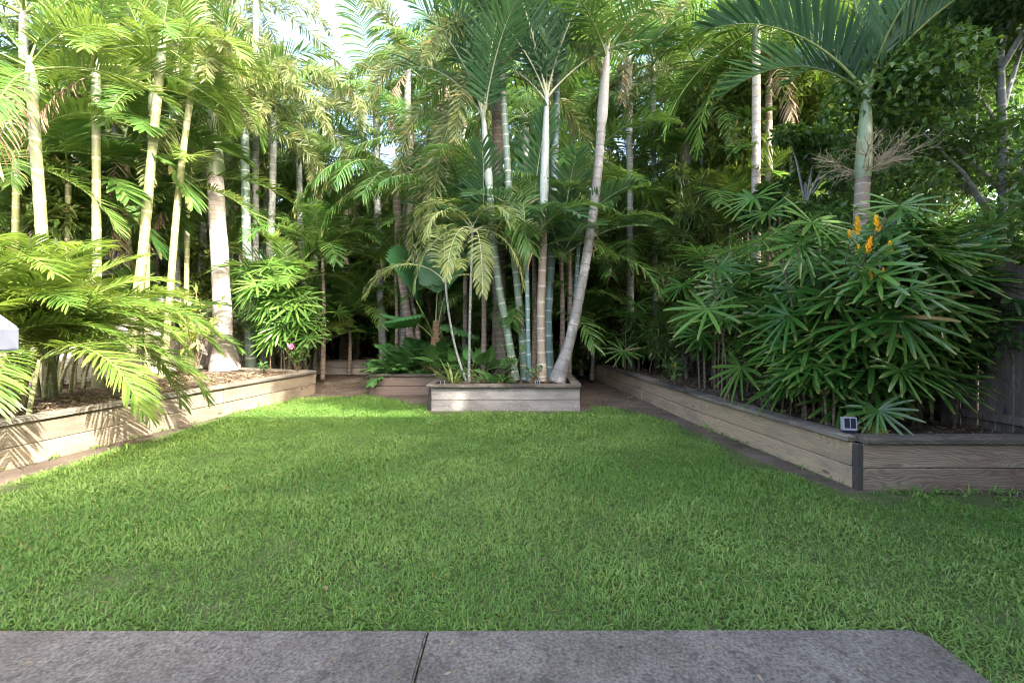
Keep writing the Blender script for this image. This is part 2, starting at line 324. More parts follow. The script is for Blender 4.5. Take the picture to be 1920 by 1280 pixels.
# edge of the lawn on the ground, read off the photograph
lawn_px = [(-60, 935), (60, 890), (150, 862), (300, 818), (450, 772), (560, 748), (690, 741), (800, 760), (808, 773), (1090, 773), (1110, 762), (1180, 768),
           (1240, 784), (1310, 812), (1400, 856), (1500, 895), (1590, 925), (1700, 921), (1930, 935)]
lawn_poly = [(-9.0, 0.6), (-7.5, 2.6)] + [tuple(G(x, y)[:2]) for x, y in lawn_px] + [(6.2, 3.4), (6.2, 0.3)]
sheet('lawn_soil', lawn_poly, 0.006, M['turf'])

def slab_mesh(name, pts, z0, z1, mat, bev=0.008):
    bm = bmesh.new()
    lo = [bm.verts.new((x, y, z0)) for x, y in pts]; hi = [bm.verts.new((x, y, z1)) for x, y in pts]
    bm.faces.new(hi); n = len(pts)
    for i in range(n): bm.faces.new([lo[i], lo[(i+1) % n], hi[(i+1) % n], hi[i]])
    top = [e for e in bm.edges if abs(e.verts[0].co.z - z1) < 1e-5 and abs(e.verts[1].co.z - z1) < 1e-5]
    bmesh.ops.bevel(bm, geom=top, offset=bev, segments=2, affect='EDGES')
    return bm_mesh(name, bm, mat)
patio = thing('patio', None, None); tag(patio, kind='structure')
JX, PE = -0.366, 1.995
PX = 1.785
arc = [(PX - 0.045 + 0.045 * math.cos(a), PE - 0.045 + 0.045 * math.sin(a)) for a in [R(i * 15) for i in range(7)]]
obj('concrete_panel', slab_mesh('concrete_panel', [(-8, -3), (JX - 0.004, -3), (JX - 0.004, PE), (-8, PE)], -0.06, 0.030, M['concrete']), patio)
obj('concrete_panel', slab_mesh('concrete_panel', [(JX + 0.004, -3), (PX, -3)] + arc + [(JX + 0.004, PE)], -0.06, 0.030, M['concrete']), patio)

# the house behind the viewer, whose shade lies over the lawn
house = thing('house', None, None); tag(house, kind='structure')
HXW, HYF, HH = 1.25, 0.70, 6.0
bm = bmesh.new(); box_bm(bm, HXW + 0.6, 16, -10, -1.6, 0, HH - 0.3); obj('wall', bm_mesh('wall', bm, M['render']), house)
bm = bmesh.new(); box_bm(bm, -8, HXW + 0.597, -10, -3.2, 0, 2.9); obj('wall', bm_mesh('wall', bm, M['render']), house)
bm = bmesh.new(); box_bm(bm, HXW, 16.6, -10.6, HYF, HH - 0.296, HH); obj('roof', bm_mesh('roof', bm, M['roof']), house)

# ------------------------------------------------------------------ planters
plank_cache = {}
def plank(parent, name, a, b, z, th, h, mat, seed, off=0.0, gap=0.006):
    """plank standing from a to b (2D), height h from z, thickness th"""
    a = Vector((a[0], a[1])); b = Vector((b[0], b[1])); d = b - a; L = d.length
    me = box_mesh(name, L - gap, th, h, mat, 0.006, 0.003, seed)
    ang = math.atan2(d.y, d.x)
    o = obj(name, me, parent, (a.x + d.x / L * gap / 2, a.y + d.y / L * gap / 2, z), (0, 0, ang))
    return o
rp = random.Random(5)
def wall_run(parent, pts, base, courses, ch, mat, capmat, inward, cap_w=0.20, cap_t=0.045, over=0.035, plen=2.4, first=None, posts=True):
    """retaining wall of sleepers along pts (2D list); inward = +1 if the bed lies to the left of the direction of travel"""
    for (a, b) in zip(pts[:-1], pts[1:]):
        a = Vector(a); b = Vector(b); d = (b - a); L = d.length; u = d / L; nrm = Vector((-u.y, u.x)) * inward
        th = 0.05
        for c in range(courses):
            s = 0.0; l0 = first if first else plen
            while s < L - 0.05:
                e = min(s + l0, L); l0 = plen
                if L - e < 0.4: e = L
                j = rp.uniform(-0.004, 0.004)
                p, q = a + u * s + nrm * (th / 2 + j), a + u * e + nrm * (th / 2 + j)
                plank(parent, 'sleeper', p, q, base + c * ch + 0.003, th, ch - 0.007, mat, rp.randint(0, 9999))
                if posts and c == 0:
                    for ps in ((s, e) if e >= L else (s,)):
                        pp = a + u * min(max(ps, 0.06), L - 0.06) + nrm * (th + 0.05)
                        me = box_mesh('post', 0.09, 0.09, courses * ch - 0.02, M['w_post'], 0.004)
                        obj('post', me, parent, (pp.x - u.x * 0.045, pp.y - u.y * 0.045, base), (0, 0, math.atan2(u.y, u.x)))
                s = e
        s = 0.0; l0 = plen * 1.25
        while s < L - 0.05:
            e = min(s + l0, L)
            if L - e < 0.5: e = L
            p, q = a + u * s + nrm * (cap_w / 2 - over), a + u * e + nrm * (cap_w / 2 - over)
            plank(parent, 'cap_board', p, q, base + courses * ch + 0.001 + rp.uniform(0, 0.003), cap_w, cap_t, capmat, rp.randint(0, 9999), 0, 0.008)
            s = e

SOIL = 0.40
# left bed, running from beside the viewer to the left path
LA, LB = Vector((-5.18, 1.2)), Vector((-4.06, 9.36))
pl = thing('garden_planter', 'long sunlit timber planter edging the left side of the lawn', 'planter', (0, 0, 0))
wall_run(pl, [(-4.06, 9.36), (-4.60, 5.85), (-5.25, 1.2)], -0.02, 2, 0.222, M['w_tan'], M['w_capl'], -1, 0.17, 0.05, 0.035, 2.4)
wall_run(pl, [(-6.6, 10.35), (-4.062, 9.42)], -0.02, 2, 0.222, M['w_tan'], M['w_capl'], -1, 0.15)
# middle bed: narrow front box, wider box behind
pc = thing('garden_planter', 'silver grey timber planter box in the middle, holding the palm clump', 'planter')
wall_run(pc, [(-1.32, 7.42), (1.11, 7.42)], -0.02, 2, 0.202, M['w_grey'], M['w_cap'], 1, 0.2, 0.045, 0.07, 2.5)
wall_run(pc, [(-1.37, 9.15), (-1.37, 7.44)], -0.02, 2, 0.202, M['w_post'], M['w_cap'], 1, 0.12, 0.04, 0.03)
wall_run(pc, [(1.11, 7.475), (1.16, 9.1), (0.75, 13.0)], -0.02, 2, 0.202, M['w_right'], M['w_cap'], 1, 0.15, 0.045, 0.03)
pm = thing('garden_planter', 'reddish brown timber planter set back beside the left path', 'planter')
wall_run(pm, [(-2.88, 9.2), (-1.42, 9.2)], -0.02, 2, 0.20, M['w_red'], M['w_cap'], 1, 0.16, 0.04, 0.05)
wall_run(pm, [(-3.35, 13.0), (-2.885, 9.255)], -0.02, 2, 0.20, M['w_red'], M['w_cap'], 1, 0.14, 0.04, 0.03)
# far left box at the end of the path
pb = thing('garden_planter', 'low dark timber planter at the far end of the left path', 'planter')
wall_run(pb, [(-6.4, 13.3), (-4.25, 13.3)], -0.02, 2, 0.20, M['w_grey'], M['w_cap'], 1, 0.16, 0.04, 0.04)
wall_run(pb, [(-4.20, 13.32), (-4.0, 15.5)], -0.02, 2, 0.20, M['w_red'], M['w_cap'], 1, 0.16, 0.04, 0.04)
stp = thing('timber_edging', 'weathered timber edging laid across the left path', 'edging')
plank(stp, 'sleeper', (-4.35, 10.6), (-3.2, 12.9), -0.02, 0.1, 0.11, M['w_cap'], 3)
# right bed
pr = thing('garden_planter', 'long brown timber planter along the right side, with mitred front corner', 'planter')
RW = [(1.95, 15.6), (2.30, 11.0), (2.60, 6.3), (2.88, 3.86)]
wall_run(pr, RW, -0.02, 2, 0.202, M['w_right'], M['w_cap'], 1, 0.19, 0.045, 0.04)
wall_run(pr, [(2.925, 3.80), (5.3, 3.80)], -0.02, 2, 0.202, M['w_front'], M['w_cap'], 1, 0.20, 0.048, 0.045, 2.6)
obj('post', box_mesh('post', 0.05, 0.05, 0.395, M['w_post'], 0.004), pr, (2.875, 3.815, -0.01))

def bed(name, pts, z, seed):
    """bed of mulch: gridded sheet clipped to a polygon, lumpy"""
    bm = bmesh.new(); f = bm.faces.new([bm.verts.new((x, y, z)) for x, y in pts])
    xs = [p[0] for p in pts]; ys = [p[1] for p in pts]
    for axis, lo, hi in ((0, min(xs), max(xs)), (1, min(ys), max(ys))):
        t = lo + 0.16
        while t < hi:
            no = (1, 0, 0) if axis == 0 else (0, 1, 0); pco = (t, 0, 0) if axis == 0 else (0, t, 0)
            bmesh.ops.bisect_plane(bm, geom=bm.verts[:] + bm.edges[:] + bm.faces[:], plane_co=pco, plane_no=no); t += 0.16
    rr = random.Random(seed)
    for v in bm.verts: v.co.z += rr.uniform(-0.035, 0.03)
    o = obj(name, bm_mesh(name, bm, M['soil'], True)); tag(o, kind='structure'); return o
bed('garden_soil', [(-4.14, 9.40), (-4.67, 5.85), (-5.32, 1.2), (-7.6, 1.2), (-7.0, 10.35), (-6.6, 10.40)], SOIL + 0.02, 1)
bed('garden_soil', [(-1.30, 7.49), (1.05, 7.49), (1.09, 9.1), (0.7, 13.0), (-3.25, 13.0), (-2.80, 9.27), (-1.32, 9.27)], SOIL - 0.03, 2)
bed('garden_soil', [(2.95, 3.9), (2.68, 6.3), (2.38, 11.0), (2.03, 15.6), (3.4, 15.6), (4.75, 3.9)], SOIL - 0.03, 3)
bed('garden_soil', [(-6.4, 13.37), (-4.25, 13.37), (-4.1, 15.5), (-6.4, 17)], SOIL - 0.05, 4)

# ------------------------------------------------------------------ fences: each paling a part
def fence(label, a, b, h, bw, mat, rails, seed, z0=0.0, flip=1, zj=0.02):
    t = thing('paling_fence', label, 'fence')
    a = Vector(a); b = Vector(b); d = b - a; L = d.length; u = d / L; nrm = Vector((-u.y, u.x)) * flip
    rr = random.Random(seed); ang = math.atan2(u.y, u.x); n = int(L / bw)
    for i in range(n):
        p = a + u * (i * bw)
        o = obj('paling', box_mesh('paling', bw - 0.006 - rr.uniform(0, 0.006), 0.018, h + rr.uniform(-zj, zj), mat, 0.003, 0.002, rr.randint(0, 9999)), t,
            (p.x + nrm.x * rr.uniform(-0.004, 0.004), p.y + nrm.y * rr.uniform(-0.004, 0.004), z0), (0, rr.uniform(-0.004, 0.004), ang + rr.uniform(-0.03, 0.03)))
    for z in rails:
        s = 0
        while s < L - 0.1:
            e = min(s + 2.7, L); p = a + u * s - nrm * 0.04; q = a + u * e - nrm * 0.04
            plank(t, 'rail', p, q, z, 0.04, 0.075, mat, rr.randint(0, 999)); s = e
    s = 0
    while s < L:
        p = a + u * s - nrm * 0.115
        obj('post', box_mesh('post', 0.1, 0.1, h - 0.1, mat, 0.004), t, (p.x, p.y, z0), (0, 0, ang)); s += 2.7
    return t
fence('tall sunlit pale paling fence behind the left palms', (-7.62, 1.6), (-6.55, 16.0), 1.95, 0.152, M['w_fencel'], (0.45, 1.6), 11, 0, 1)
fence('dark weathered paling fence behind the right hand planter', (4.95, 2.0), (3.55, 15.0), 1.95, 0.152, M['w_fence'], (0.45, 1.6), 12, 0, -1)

# ------------------------------------------------------------------ plant geometry
def tube_np(pts, rad, sides=6, v_scale=1.0):
    pts = np.asarray(pts, float); n = len(pts); rad = np.asarray(rad, float)
    T = np.gradient(pts, axis=0); T /= np.linalg.norm(T, axis=1)[:, None] + 1e-9
    ref = np.array([0.0, 1.0, 0.0]) if abs(T[:, 1]).mean() < 0.8 else np.array([1.0, 0, 0])
    A = np.cross(T, ref); A /= np.linalg.norm(A, axis=1)[:, None] + 1e-9; B = np.cross(T, A)
    an = np.linspace(0, 2 * np.pi, sides, endpoint=False)
    V = pts[:, None, :] + rad[:, None, None] * (np.cos(an)[None, :, None] * A[:, None, :] + np.sin(an)[None, :, None] * B[:, None, :])
    V = V.reshape(-1, 3)
    i = np.arange(n - 1)[:, None] * sides; j = np.arange(sides)[None, :]; j2 = (j + 1) % sides
    F = np.stack([i + j, i + j2, i + sides + j2, i + sides + j], -1).reshape(-1, 4)
    ln = np.concatenate([[0], np.cumsum(np.linalg.norm(np.diff(pts, axis=0), axis=1))]) * v_scale
    UV = np.stack([np.tile(an / (2 * np.pi), n), np.repeat(ln, sides)], -1)
    return V, F, UV
class Geo:
    def __init__(s): s.V = []; s.Q = []; s.T = []; s.U = []; s.n = 0; s.qm = []; s.tm = []
    def add(s, V, Q=None, T=None, U=None, m=0):
        V = np.asarray(V, float)
        if Q is not None and len(Q): Q = np.asarray(Q); s.Q.append(Q + s.n); s.qm.append(np.full(len(Q), m))
        if T is not None and len(T): T = np.asarray(T); s.T.append(T + s.n); s.tm.append(np.full(len(T), m))
        s.V.append(V); s.U.append(np.asarray(U, float) if U is not None else np.zeros((len(V), 2))); s.n += len(V)
    def tris(s): return sum(len(q) * 2 for q in s.Q) + sum(len(t) for t in s.T)
    def mesh(s, name, mats, smooth=True):
        F = []; fm = []
        if s.Q: F.append(np.concatenate(s.Q)); fm.append(np.concatenate(s.qm))
        if s.T: F.append(np.concatenate(s.T)); fm.append(np.concatenate(s.tm))
        return mesh_np(name, np.concatenate(s.V), F, mats, np.concatenate(s.U), smooth, np.concatenate(fm))

def blade(g, p, d, wax, L, W, droop, rnd, segs=3, m=0, blunt=0.0, fold=0.0, prof=None, down=(0, 0, -1)):
    """one narrow leaf or leaflet from p along d, width axis wax, bending with gravity"""
    p = np.array(p, float); d = np.array(d, float); d /= np.linalg.norm(d) + 1e-9
    dn = np.array(down, float); V = []; U = []
    prof = prof or [0.55, 1.0, 0.85]
    st = L / segs
    for k in range(segs + 1):
        t = k / segs
        w = wax - d * np.dot(wax, d); w = w / (np.linalg.norm(w) + 1e-9)
        hw = W * 0.5 * (np.interp(t, np.linspace(0, 0.8, len(prof)), prof) if t < 0.999 else blunt)
        if fold:
            nr = np.cross(d, w)
            V += [p - w * hw + nr * hw * fold, p, p + w * hw + nr * hw * fold]; U += [(rnd, t)] * 3
        else:
            V += [p - w * hw, p + w * hw]; U += [(rnd, t)] * 2
        p = p + d * st
        d = d + dn * droop * (0.4 + t); d /= np.linalg.norm(d)
    c = 3 if fold else 2
    Q = []; T = []
    for k in range(segs):
        for j in range(c - 1):
            a = k * c + j; Q.append((a, a + 1, a + c + 1, a + c))
    g.add(V, Q, None, U, m)

def frond_mesh(name, sp, e0, bend, seed, L=None, pw=1.25):
    """pinnate palm frond leaving the origin along +X at elevation e0 (deg), arching over by bend (deg)"""
    rr = random.Random(seed); g = Geo(); L = L or sp['L']; n = sp['n']; pet = sp.get('pet', 0.14)
    K = 14; s = np.linspace(0, 1, K)
    el = R(e0) - R(bend) * s ** pw
    yaw = R(rr.uniform(-14, 14)) * s ** 2
    dx = np.cos(el) * np.cos(yaw); dy = np.cos(el) * np.sin(yaw); dz = np.sin(el)
    T = np.stack([dx, dy, dz], 1); pts = np.zeros((K, 3)); pts[1:] = np.cumsum((T[1:] + T[:-1]) * 0.5 * L / (K - 1), axis=0)
    rad = np.interp(s, [0, 0.1, 1], [sp.get('r0', 0.022), sp.get('r0', 0.022) * 0.7, 0.0025])
    V, F, UV = tube_np(pts, rad, 4); g.add(V, F, None, UV * 0 + 0.5, 1)
    plume = sp.get('plume', False)
    for i in range(n):
        u = (i + rr.uniform(-0.25, 0.25)) / (n - 1); u = min(max(u, 0), 1)
        sv = pet + (1 - pet) * u
        p = np.array([np.interp(sv, s, pts[:, k]) for k in range(3)]); t = np.array([np.interp(sv, s, T[:, k]) for k in range(3)]); t /= np.linalg.norm(t)
        lat = np.cross(t, [0, 0, 1.0])
        if np.linalg.norm(lat) < 0.2: lat = np.array([0, -1.0, 0])
        lat /= np.linalg.norm(lat); up = np.cross(lat, t)
        pr = max(0.30, math.sin(math.pi * (0.16 + 0.76 * u)) ** 0.6)
        f = R(sp['f0'] + (sp['f1'] - sp['f0']) * u)
        for side in (-1, 1):
            for q in range(2 if plume else 1):
                if rr.random() < sp.get('miss', 0.03): continue
                v = R(rr.uniform(-70, 80)) if plume else R(sp['v'] + rr.uniform(-1, 1) * sp.get('vj', 7))
                ff = f + R(rr.uniform(-6, 6))
                d = t * math.cos(ff) + (lat * side * math.cos(v) + up * math.sin(v)) * math.sin(ff)
                wax = t * 1.0 + up * rr.uniform(-0.25, 0.25)
                if plume: wax = t + up * rr.uniform(-1, 1)
                ll = sp['ll'] * pr * rr.uniform(0.88, 1.1)
                blade(g, p, d, wax, ll, sp['lw'] * rr.uniform(0.85, 1.1), sp['droop'] * rr.uniform(0.6, 1.4), rr.random(), sp.get('segs', 4), 0, 0.06)
    return g.mesh(name, [M[sp['mat']], M[sp.get('rm', 'rachis')]])

SP = {
 'cane':  dict(L=1.8, n=56, ll=0.46, lw=0.025, v=24, vj=13, miss=0.07, f0=66, f1=32, droop=0.17, mat='cane', r0=0.020, pet=0.16),
 'canes': dict(L=1.9, n=56, ll=0.46, lw=0.024, v=14, vj=11, miss=0.05, f0=62, f1=34, droop=0.20, mat='cane_b', r0=0.014, pet=0.18),
 'king':  dict(L=2.5, n=58, ll=0.60, lw=0.032, v=12, vj=11, miss=0.06, f0=72, f1=34, droop=0.26, mat='king', r0=0.026, pet=0.10),
 'kingd': dict(L=2.7, n=54, ll=0.66, lw=0.032, v=-8, f0=74, f1=36, droop=0.45, mat='king', r0=0.026, pet=0.10, vj=14),
 'blue':  dict(L=2.2, n=44, ll=0.60, lw=0.036, v=18, f0=66, f1=30, droop=0.10, mat='blue', r0=0.024, pet=0.12, rm='rachis_pale'),
 'fox':   dict(L=3.0, n=74, ll=0.36, lw=0.024, v=0, f0=62, f1=40, droop=0.30, mat='fox', r0=0.026, pet=0.12, plume=True, segs=3),
 'young': dict(L=1.15, n=40, ll=0.30, lw=0.018, v=8, f0=66, f1=34, droop=0.36, mat='young', r0=0.009, pet=0.16, vj=10, rm='rachis_pale'),
 'stiff': dict(L=2.1, n=46, ll=0.62, lw=0.040, v=44, f0=58, f1=26, droop=0.05, mat='blue', r0=0.032, pet=0.08, rm='rachis'),
 'broadp':dict(L=1.5, n=26, ll=0.52, lw=0.060, v=10, f0=60, f1=26, droop=0.13, mat='king', r0=0.014, pet=0.22),
 'dead':  dict(L=2.1, n=40, ll=0.45, lw=0.022, v=-10, f0=50, f1=30, droop=0.5, mat='dry', r0=0.02, pet=0.12, vj=25, miss=0.3, rm='stem'),
 'lacy':  dict(L=0.62, n=13, ll=0.24, lw=0.045, v=8, f0=70, f1=30, droop=0.16, mat='lacy', r0=0.008, pet=0.36),
}
ELS = [84, 66, 48, 30, 10, -14]
frond_cache = {}
def frond_get(spn, e0, var):
    k = (spn, e0, var)
    if k not in frond_cache:
        base = {'cane': 80, 'canes': 95, 'king': 85, 'kingd': 95, 'blue': 55, 'fox': 105, 'young': 150, 'dead': 60, 'stiff': 75, 'broadp': 80, 'lacy': 70}[spn]
        h = sum(map(ord, spn)) * 31 + ELS.index(e0) * 7 + var if e0 in ELS else int(e0 * 13 + var)
        rr = random.Random(h)
        b = base * rr.uniform(0.75, 1.15) * (0.55 if e0 > 75 else 1.0 if e0 > 20 else 0.75)
        frond_cache[k] = frond_mesh('frond_' + spn, SP[spn], e0, b, h)
    return frond_cache[k]
def add_frond(root, spn, loc, az, e0, scale, rr, tilt=6):
    e = min(ELS, key=lambda x: abs(x - e0))
    me = frond_get(spn, e, rr.randint(0, 1))
    return obj('frond', me, root, loc, (R(rr.uniform(-tilt, tilt)), R((e - e0) * 1.0), R(az)), scale)

def spline(pts, step=0.06):
    P_ = [Vector(p) for p in pts]
    if len(P_) == 2: P_ = [P_[0], (P_[0] + P_[1]) / 2, P_[1]]
    e = [P_[0] * 2 - P_[1]] + P_ + [P_[-1] * 2 - P_[-2]]
    out = []; tt = []
    for i in range(1, len(e) - 2):
        a, b, c, d = e[i-1], e[i], e[i+1], e[i+2]; m = max(2, int((c - b).length / step))
        for k in range(m):
            t = k / m
            out.append(0.5 * ((2*b) + (c - a)*t + (2*a - 5*b + 4*c - d)*t*t + (3*b - a - 3*c + d)*t**3)); tt.append((i - 1 + t) / (len(P_) - 1))
    out.append(P_[-1]); tt.append(1.0)
    return np.array([tuple(p) for p in out]), np.array(tt)
def trunk_mesh(name, pts, radf, mat, ring=0.18, sides=12, seed=0, bulge=0.035, rough=0.0):
    pp, tt = spline(pts)
    ln = np.concatenate([[0], np.cumsum(np.linalg.norm(np.diff(pp, axis=0), axis=1))])
    rad = np.interp(ln / ln[-1], radf[0], radf[1])
    rs_ = np.random.RandomState(seed + 17); kx = np.linspace(0, ln[-1], max(3, int(ln[-1] / 0.45)))
    lv = ln / ring + (np.interp(ln, kx, rs_.uniform(-0.45, 0.45, len(kx))) if ring < 2 else 0)
    rad = rad * (1 + np.interp(ln, kx, rs_.uniform(-0.035, 0.035, len(kx))))
    ph = lv % 1.0
    rad = rad * (1 + bulge * np.clip(1 - np.minimum(ph, 1 - ph) * 6, 0, 1))
    rr = np.random.RandomState(seed)
    V, F, UV = tube_np(pp, rad, sides, 1.0 / ring)
    UV[:, 1] = np.repeat(lv, sides)
    if rough: V += rr.normal(0, rough, V.shape)
    n = len(pp); cap = V[-sides:].mean(0)
    return mesh_np(name, V, [F], mat, UV)

def palm(label, path, rad, tmat, spn, nf, seed, ring=0.18, shaft=None, shaft_len=0.0, fscale=1.0, erange=(80, -10), extra=(), base_r=None, group='palms', az0=None, name='palm_tree', base_z=None, skirt=False, sides=12, shaft_r=1.12):
    """palm with its trunk following picture points (px, py, depth); fronds are parts"""
    rr = random.Random(seed)
    pts = [P(*p) for p in path]
    if base_z is not None:
        b = pts[0]; t = (pts[0] - pts[1]).normalized()
        if pts[0].z > base_z + 0.05:
            k = (base_z - 0.05 - pts[0].z) / (t.z if t.z < -0.2 else -1)
            pts = [pts[0] + t * k] + pts
    org = pts[0].copy()
    root = thing(name, label, 'palm', org, group)
    loc = [p - org for p in pts]
    br = base_r if base_r else rad * 1.35
    radf = ([0, 0.05, 0.14, 1.0], [br, br * 0.82 + rad * 0.1, rad * 1.02, rad * 0.86])
    obj('trunk', trunk_mesh('trunk', loc, radf, M[tmat], ring, sides, seed), root)
    top = loc[-1]; dr = (loc[-1] - loc[-2]).normalized()
    if shaft:
        e = top + dr * shaft_len
        r = rad * 0.9
        sm = trunk_mesh('crownshaft', [top - dr * 0.03, top + dr * shaft_len * 0.5, e], ([0, 0.12, 0.5, 1], [r * 1.0, r * shaft_r * 1.12, r * shaft_r * 0.9, r * 0.5]), M[shaft], 10.0, sides, seed, 0)
        obj('crownshaft', sm, root); top = e - dr * 0.06
    a = rr.uniform(0, 360) if az0 is None else az0
    for i in range(nf):
        f = i / max(1, nf - 1)
        el = erange[0] + (erange[1] - erange[0]) * f ** 0.9 + rr.uniform(-9, 9)
        add_frond(root, spn, top - dr * (0.16 * f * (1 if shaft else 0.6)), a + i * 137.5 + rr.uniform(-15, 15), el, fscale * rr.uniform(0.86, 1.1), rr)
    if nf >= 7 and rr.random() < 0.45:
        add_frond(root, 'dead', top - dr * 0.2, rr.uniform(180, 360), rr.uniform(-68, -40), fscale * 0.9, rr)
    for (az, el, s_, *rest) in extra:
        if len(rest) > 1:
            obj('frond', frond_mesh('frond_long', SP[rest[0]], el, rest[1], seed + int(az) + 7, rest[2], rest[3] if len(rest) > 3 else 1.25), root, top - dr * 0.1, (0, 0, R(az)), s_)
        else: add_frond(root, rest[0] if rest else spn, top - dr * 0.1, az, el, s_, rr, 2)
    return root

# ---------------- left row: golden trunks
gL = 'pale trunked palms along the left fence'
palm('slim golden trunked palm nearest the viewer on the far left', [(92, 690, 6.0), (78, 430, 6.0), (68, 290, 6.0), (61, 185, 6.0)], 0.068, 't_gold', 'cane', 8, 21, 0.34, 'shaft_green', 0.55, 0.95, (78, -15), group=gL, base_z=SOIL)
palm('straight golden trunked palm, second from the left edge', [(183, 690, 7.0), (181, 420, 7.0), (180, 180, 7.0)], 0.060, 't_gold', 'cane', 8, 22, 0.36, 'shaft_green', 0.6, 0.95, (78, -15), group=gL, base_z=SOIL)
palm('golden trunked palm leaning right, left of the thick white trunk', [(257, 560, 7.7), (268, 470, 7.7), (284, 300, 7.7), (300, 130, 7.7)], 0.075, 't_gold', 'cane', 8, 23, 0.30, 'shaft_green', 0.6, 0.95, (78, -15), group=gL, base_z=SOIL)
palm('thin greenish palm stem crossing behind the leaning golden trunk', [(276, 600, 8.1), (277, 400, 8.1), (283, 200, 8.1)], 0.042, 't_gold', 'cane', 9, 24, 0.3, 'shaft_green', 0.5, 0.9, (75, -15), group=gL, base_z=SOIL)
palm('slender pale palm leaning right just before the thick white trunk', [(318, 560, 8.5), (330, 410, 8.5), (344, 280, 8.5), (360, 165, 8.5)], 0.062, 't_gold', 'cane', 8, 25, 0.34, 'shaft_green', 0.6, 0.95, (78, -15), group=gL, base_z=SOIL)
palm('thick white palm trunk with swollen base at the left planter', [(422, 694, 10.0), (413, 500, 10.0), (407, 400, 10.0), (404, 330, 10.0)], 0.185, 't_white', 'fox', 9, 26, 0.10, 'shaft_green', 1.5, 1.0, (70, -20), extra=[(-4, 52, 1.0, 'fox', 118, 4.1), (-14, 40, 1.0, 'fox', 120, 3.6), (8, 30, 1.0, 'fox', 105, 3.4), (-60, 40, 1.0, 'fox', 110, 3.0)], base_r=0.315, group=gL, base_z=SOIL, sides=20, shaft_r=1.0)
palm('green palm stem rising behind the lady palm by the left fence', [(471, 690, 10.9), (466, 560, 10.9), (461, 400, 10.9), (459, 230, 10.9)], 0.105, 't_green', 'king', 10, 27, 0.24, 'shaft_green', 0.7, 0.9, group=gL, base_z=SOIL)
palm('brown based grey palm beside the green stem at the left fence', [(497, 690, 11.2), (504, 520, 11.2), (511, 360, 11.2), (512, 225, 11.2)], 0.088, 't_grey', 'fox', 9, 28, 0.22, 'shaft_green', 0.6, 1.0, (60, -20), group=gL, base_z=SOIL)
palm('thick grey palm trunk standing beyond the left fence', [(200, 560, 10.8), (203, 300, 10.8), (206, 150, 10.8)], 0.16, 't_white', 'king', 10, 29, 0.12, 'shaft_green', 0.6, 1.0, group=gL, base_z=0)
palm('thin shaded palm stem between the first two golden trunks', [(140, 560, 9.2), (141, 400, 9.2), (138, 290, 9.2)], 0.06, 't_grey', 'broadp', 9, 30, 0.2, None, 0, 1.0, (70, 0), group=gL, base_z=0)

# ---------------- middle clump
gC = 'palms growing in the middle planter'
palm('thick brown palm trunk at the back of the middle clump', [(942, 690, 9.3), (937, 520, 9.3), (935, 400, 9.3), (932, 210, 9.3)], 0.125, 't_brown', 'fox', 9, 41, 0.13, 'shaft_grey', 1.0, 1.0, (66, -10), extra=[(192, -5, 1.0, 'fox', 84, 4.5, 0.36), (222, -8, 1.0, 'fox', 80, 4.2, 0.36), (206, -14, 1.0, 'fox', 74, 4.4, 0.36), (178, 30, 1.0, 'fox', 118, 3.6, 0.5), (250, 20, 1.0, 'fox', 105, 3.0, 0.5)], group=gC, base_z=SOIL)
palm('green ringed palm leaning left in the middle clump, white crownshaft', [(966, 712, 8.1), (950, 614, 8.1), (936, 540, 8.1), (925, 440, 8.1), (917, 345, 8.1)], 0.068, 't_green', 'blue', 4, 42, 0.20, 'shaft_white', 1.35, 1.1, (86, 55), extra=[(160, 84, 1.35), (-50, 80, 1.2), (195, 74, 1.2), (60, 66, 1.0)], group=gC, base_z=SOIL)
palm('dark green ringed palm left of the thin blue stem, middle planter', [(985, 712, 8.3), (980, 640, 8.3), (970, 536, 8.3), (958, 411, 8.3), (942, 150, 8.3)], 0.068, 't_green', 'king', 8, 43, 0.22, 'shaft_grey', 0.9, 1.0, (84, 30), group=gC, base_z=SOIL)
palm('thin bluish young palm stem in the centre of the middle planter', [(992, 714, 7.95), (990, 620, 7.95), (988, 505, 7.95)], 0.040, 't_teal', 'king', 0, 44, 0.22, 'shaft_white', 0.35, 0.6, (75, 30), extra=[(185, 42, 0.55), (20, 62, 0.85), (95, 85, 0.8), (-40, 66, 0.7), (5, 40, 0.7), (150, 66, 0.75), (200, 70, 0.7)], group=gC, base_z=SOIL)
palm('tan palm trunk with long white crownshaft, middle planter', [(1016, 714, 8.0), (1014, 600, 8.0), (1017, 500, 8.0), (1020, 380, 8.0)], 0.075, 't_pink', 'blue', 4, 45, 0.24, 'shaft_white', 2.0, 1.1, (85, 50), extra=[(15, 80, 1.25), (165, 80, 1.2), (-40, 74, 1.2), (200, 66, 1.0)], group=gC, base_z=SOIL)
palm('teal ringed palm trunk tucked behind the tan one, middle planter', [(1030, 690, 8.7), (1028, 600, 8.7), (1033, 500, 8.7), (1040, 330, 8.7), (1044, 120, 8.7)], 0.076, 't_teal', 'king', 8, 46, 0.26, 'shaft_grey', 0.9, 1.0, (84, 30), group=gC, base_z=SOIL)
palm('mauve grey palm trunk leaning strongly right, middle planter', [(1044, 716, 7.95), (1068, 640, 7.95), (1087, 552, 7.95), (1104, 456, 7.95), (1120, 330, 7.95), (1128, 230, 7.95)], 0.088, 't_mauve', 'king', 7, 47, 0.21, 'shaft_grey', 1.35, 1.05, (86, 40), extra=[(150, 62, 1.0)], base_r=0.15, group=gC, base_z=SOIL, sides=16)
